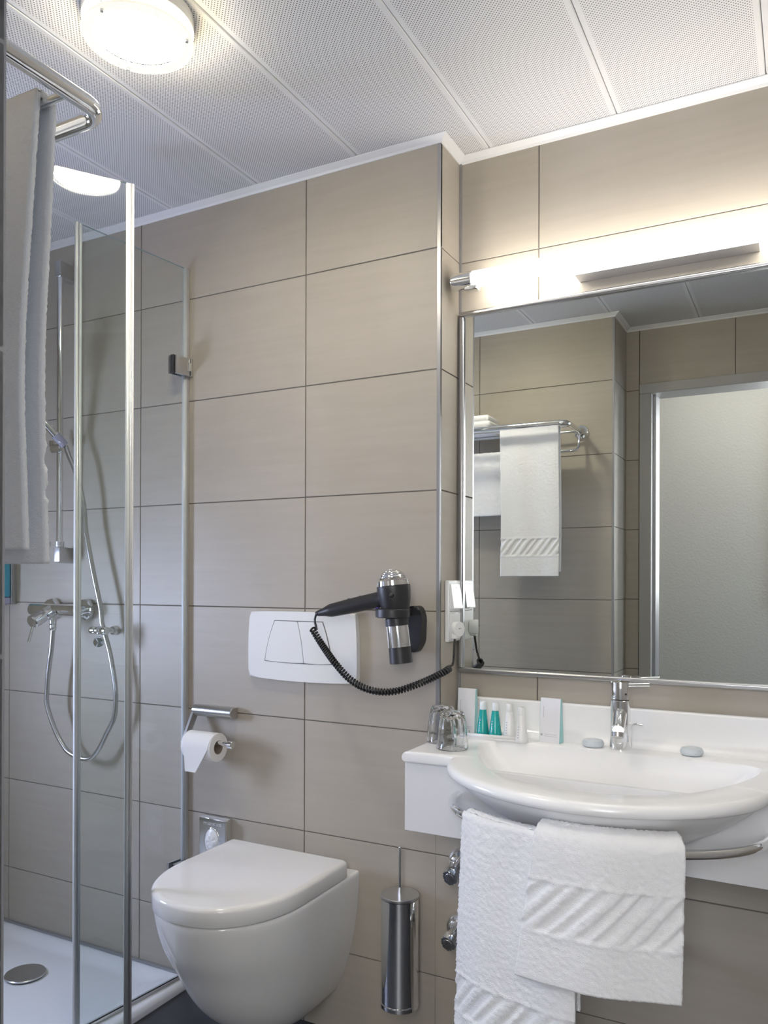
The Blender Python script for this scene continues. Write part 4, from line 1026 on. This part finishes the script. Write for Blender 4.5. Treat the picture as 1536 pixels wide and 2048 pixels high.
# ------------------------------------------------------------------ towel rack beside the door
RX0, RX1, RY, RZK = -1.46, -0.829, 0.764, 1.806
o = thing('towel_rack', ((RX0 + RX1) / 2, YC, 1.70), 'chrome towel rack with shelf bars on the tiled wall facing the mirror', 'towel rack')
cr = 0.030
def uarc(cx, cy, a0, a1): return [(cx + cr * math.cos(a), cy + cr * math.sin(a), RZK) for a in np.linspace(a0, a1, 10)]
path = [(RX1, YC + 0.004, RZK), (RX1, YC + 0.08, RZK)] + uarc(RX1 - cr, RY - cr, 0, math.pi / 2) + uarc(RX0 + cr, RY - cr, math.pi / 2, math.pi) + [(RX0, YC + 0.08, RZK), (RX0, YC + 0.004, RZK)]
tube('outer_rail', np.array(path), 0.0112, M['chrome'], o, 20)
for y in (0.705, 0.575):
    cyl('shelf_bar', (RX0 + 0.002, y, RZK - 0.004), (RX1 - 0.002, y, RZK - 0.004), 0.0055, M['chrome'], o, seg=18)
for x in (RX0, RX1):
    lathe('flange', (x, YC + 0.0003, RZK), (0, 1, 0), [(0.030, 0), (0.031, 0.003), (0.028, 0.010), (0.018, 0.014), (0.012, 0.022), (0.0095, 0.030)], M['chrome'], o, 36)
low = [(RX1, 0.552, RZK - 0.006), (RX1, 0.560, 1.755), (RX1 - 0.004, 0.575, 1.730), (RX1 - 0.02, 0.592, 1.722), (RX1 - 0.05, 0.595, 1.722), (RX1 - 0.2, 0.595, 1.722), (RX0 + 0.2, 0.595, 1.722), (RX0 + 0.05, 0.595, 1.722), (RX0 + 0.02, 0.592, 1.722), (RX0 + 0.004, 0.575, 1.730), (RX0, 0.560, 1.755), (RX0, 0.552, RZK - 0.006)]
tube('lower_rail', spline(low, 8), 0.0062, M['chrome'], o, 16)
def straight(xa, xb, y):
    return (lambda s: (xa + (xb - xa) * s, y, 0.0, 1.0)), abs(xb - xa)
q = 0.0055 + 0.0045
zb = RZK - 0.004
terry('bath_towel', straight(-1.113, -0.870, 0.705),
      [(-q - 0.018, 1.225), (-q - 0.024, 1.45), (-q - 0.012, 1.66), (-q - 0.001, zb), (-q * 0.7, zb + q * 0.72), (0, zb + q), (q * 0.7, zb + q * 0.72), (q + 0.003, zb), (q - 0.004, 1.66), (q - 0.014, 1.45), (q - 0.008, 1.207)],
      M['terry'], 'large white towel hanging from the towel rack opposite the mirror', None, 0.0016, 11, pile=0.0004, step=0.0034, thick=0.008, band=(0.085, 0.150))
q2 = 0.0062 + 0.0055
terry('hand_towel', straight(-1.42, -1.10, 0.595),
      [(-q2 - 0.002, 1.52), (-q2, 1.66), (-q2, 1.722), (-q2 * 0.7, 1.722 + q2 * 0.72), (0, 1.722 + q2), (q2 * 0.7, 1.722 + q2 * 0.72), (q2, 1.722), (q2 + 0.002, 1.62), (q2 + 0.003, 1.465)],
      M['terry'], 'white towel on the lower bar of the towel rack', None, 0.0012, 12, step=0.005, thick=0.009)
fo_ = thing('folded_towel', (-1.29, 0.62, RZK), 'folded white towel lying on top of the towel rack', 'towel')
for k in range(3):
    box('fold', -1.425 + 0.004 * k, -1.165 - 0.006 * k, 0.545, 0.690 - 0.003 * k, RZK + 0.0055 + k * 0.0245, RZK + 0.0295 + k * 0.0245, M['terry'], fo_, 0.010, 3)
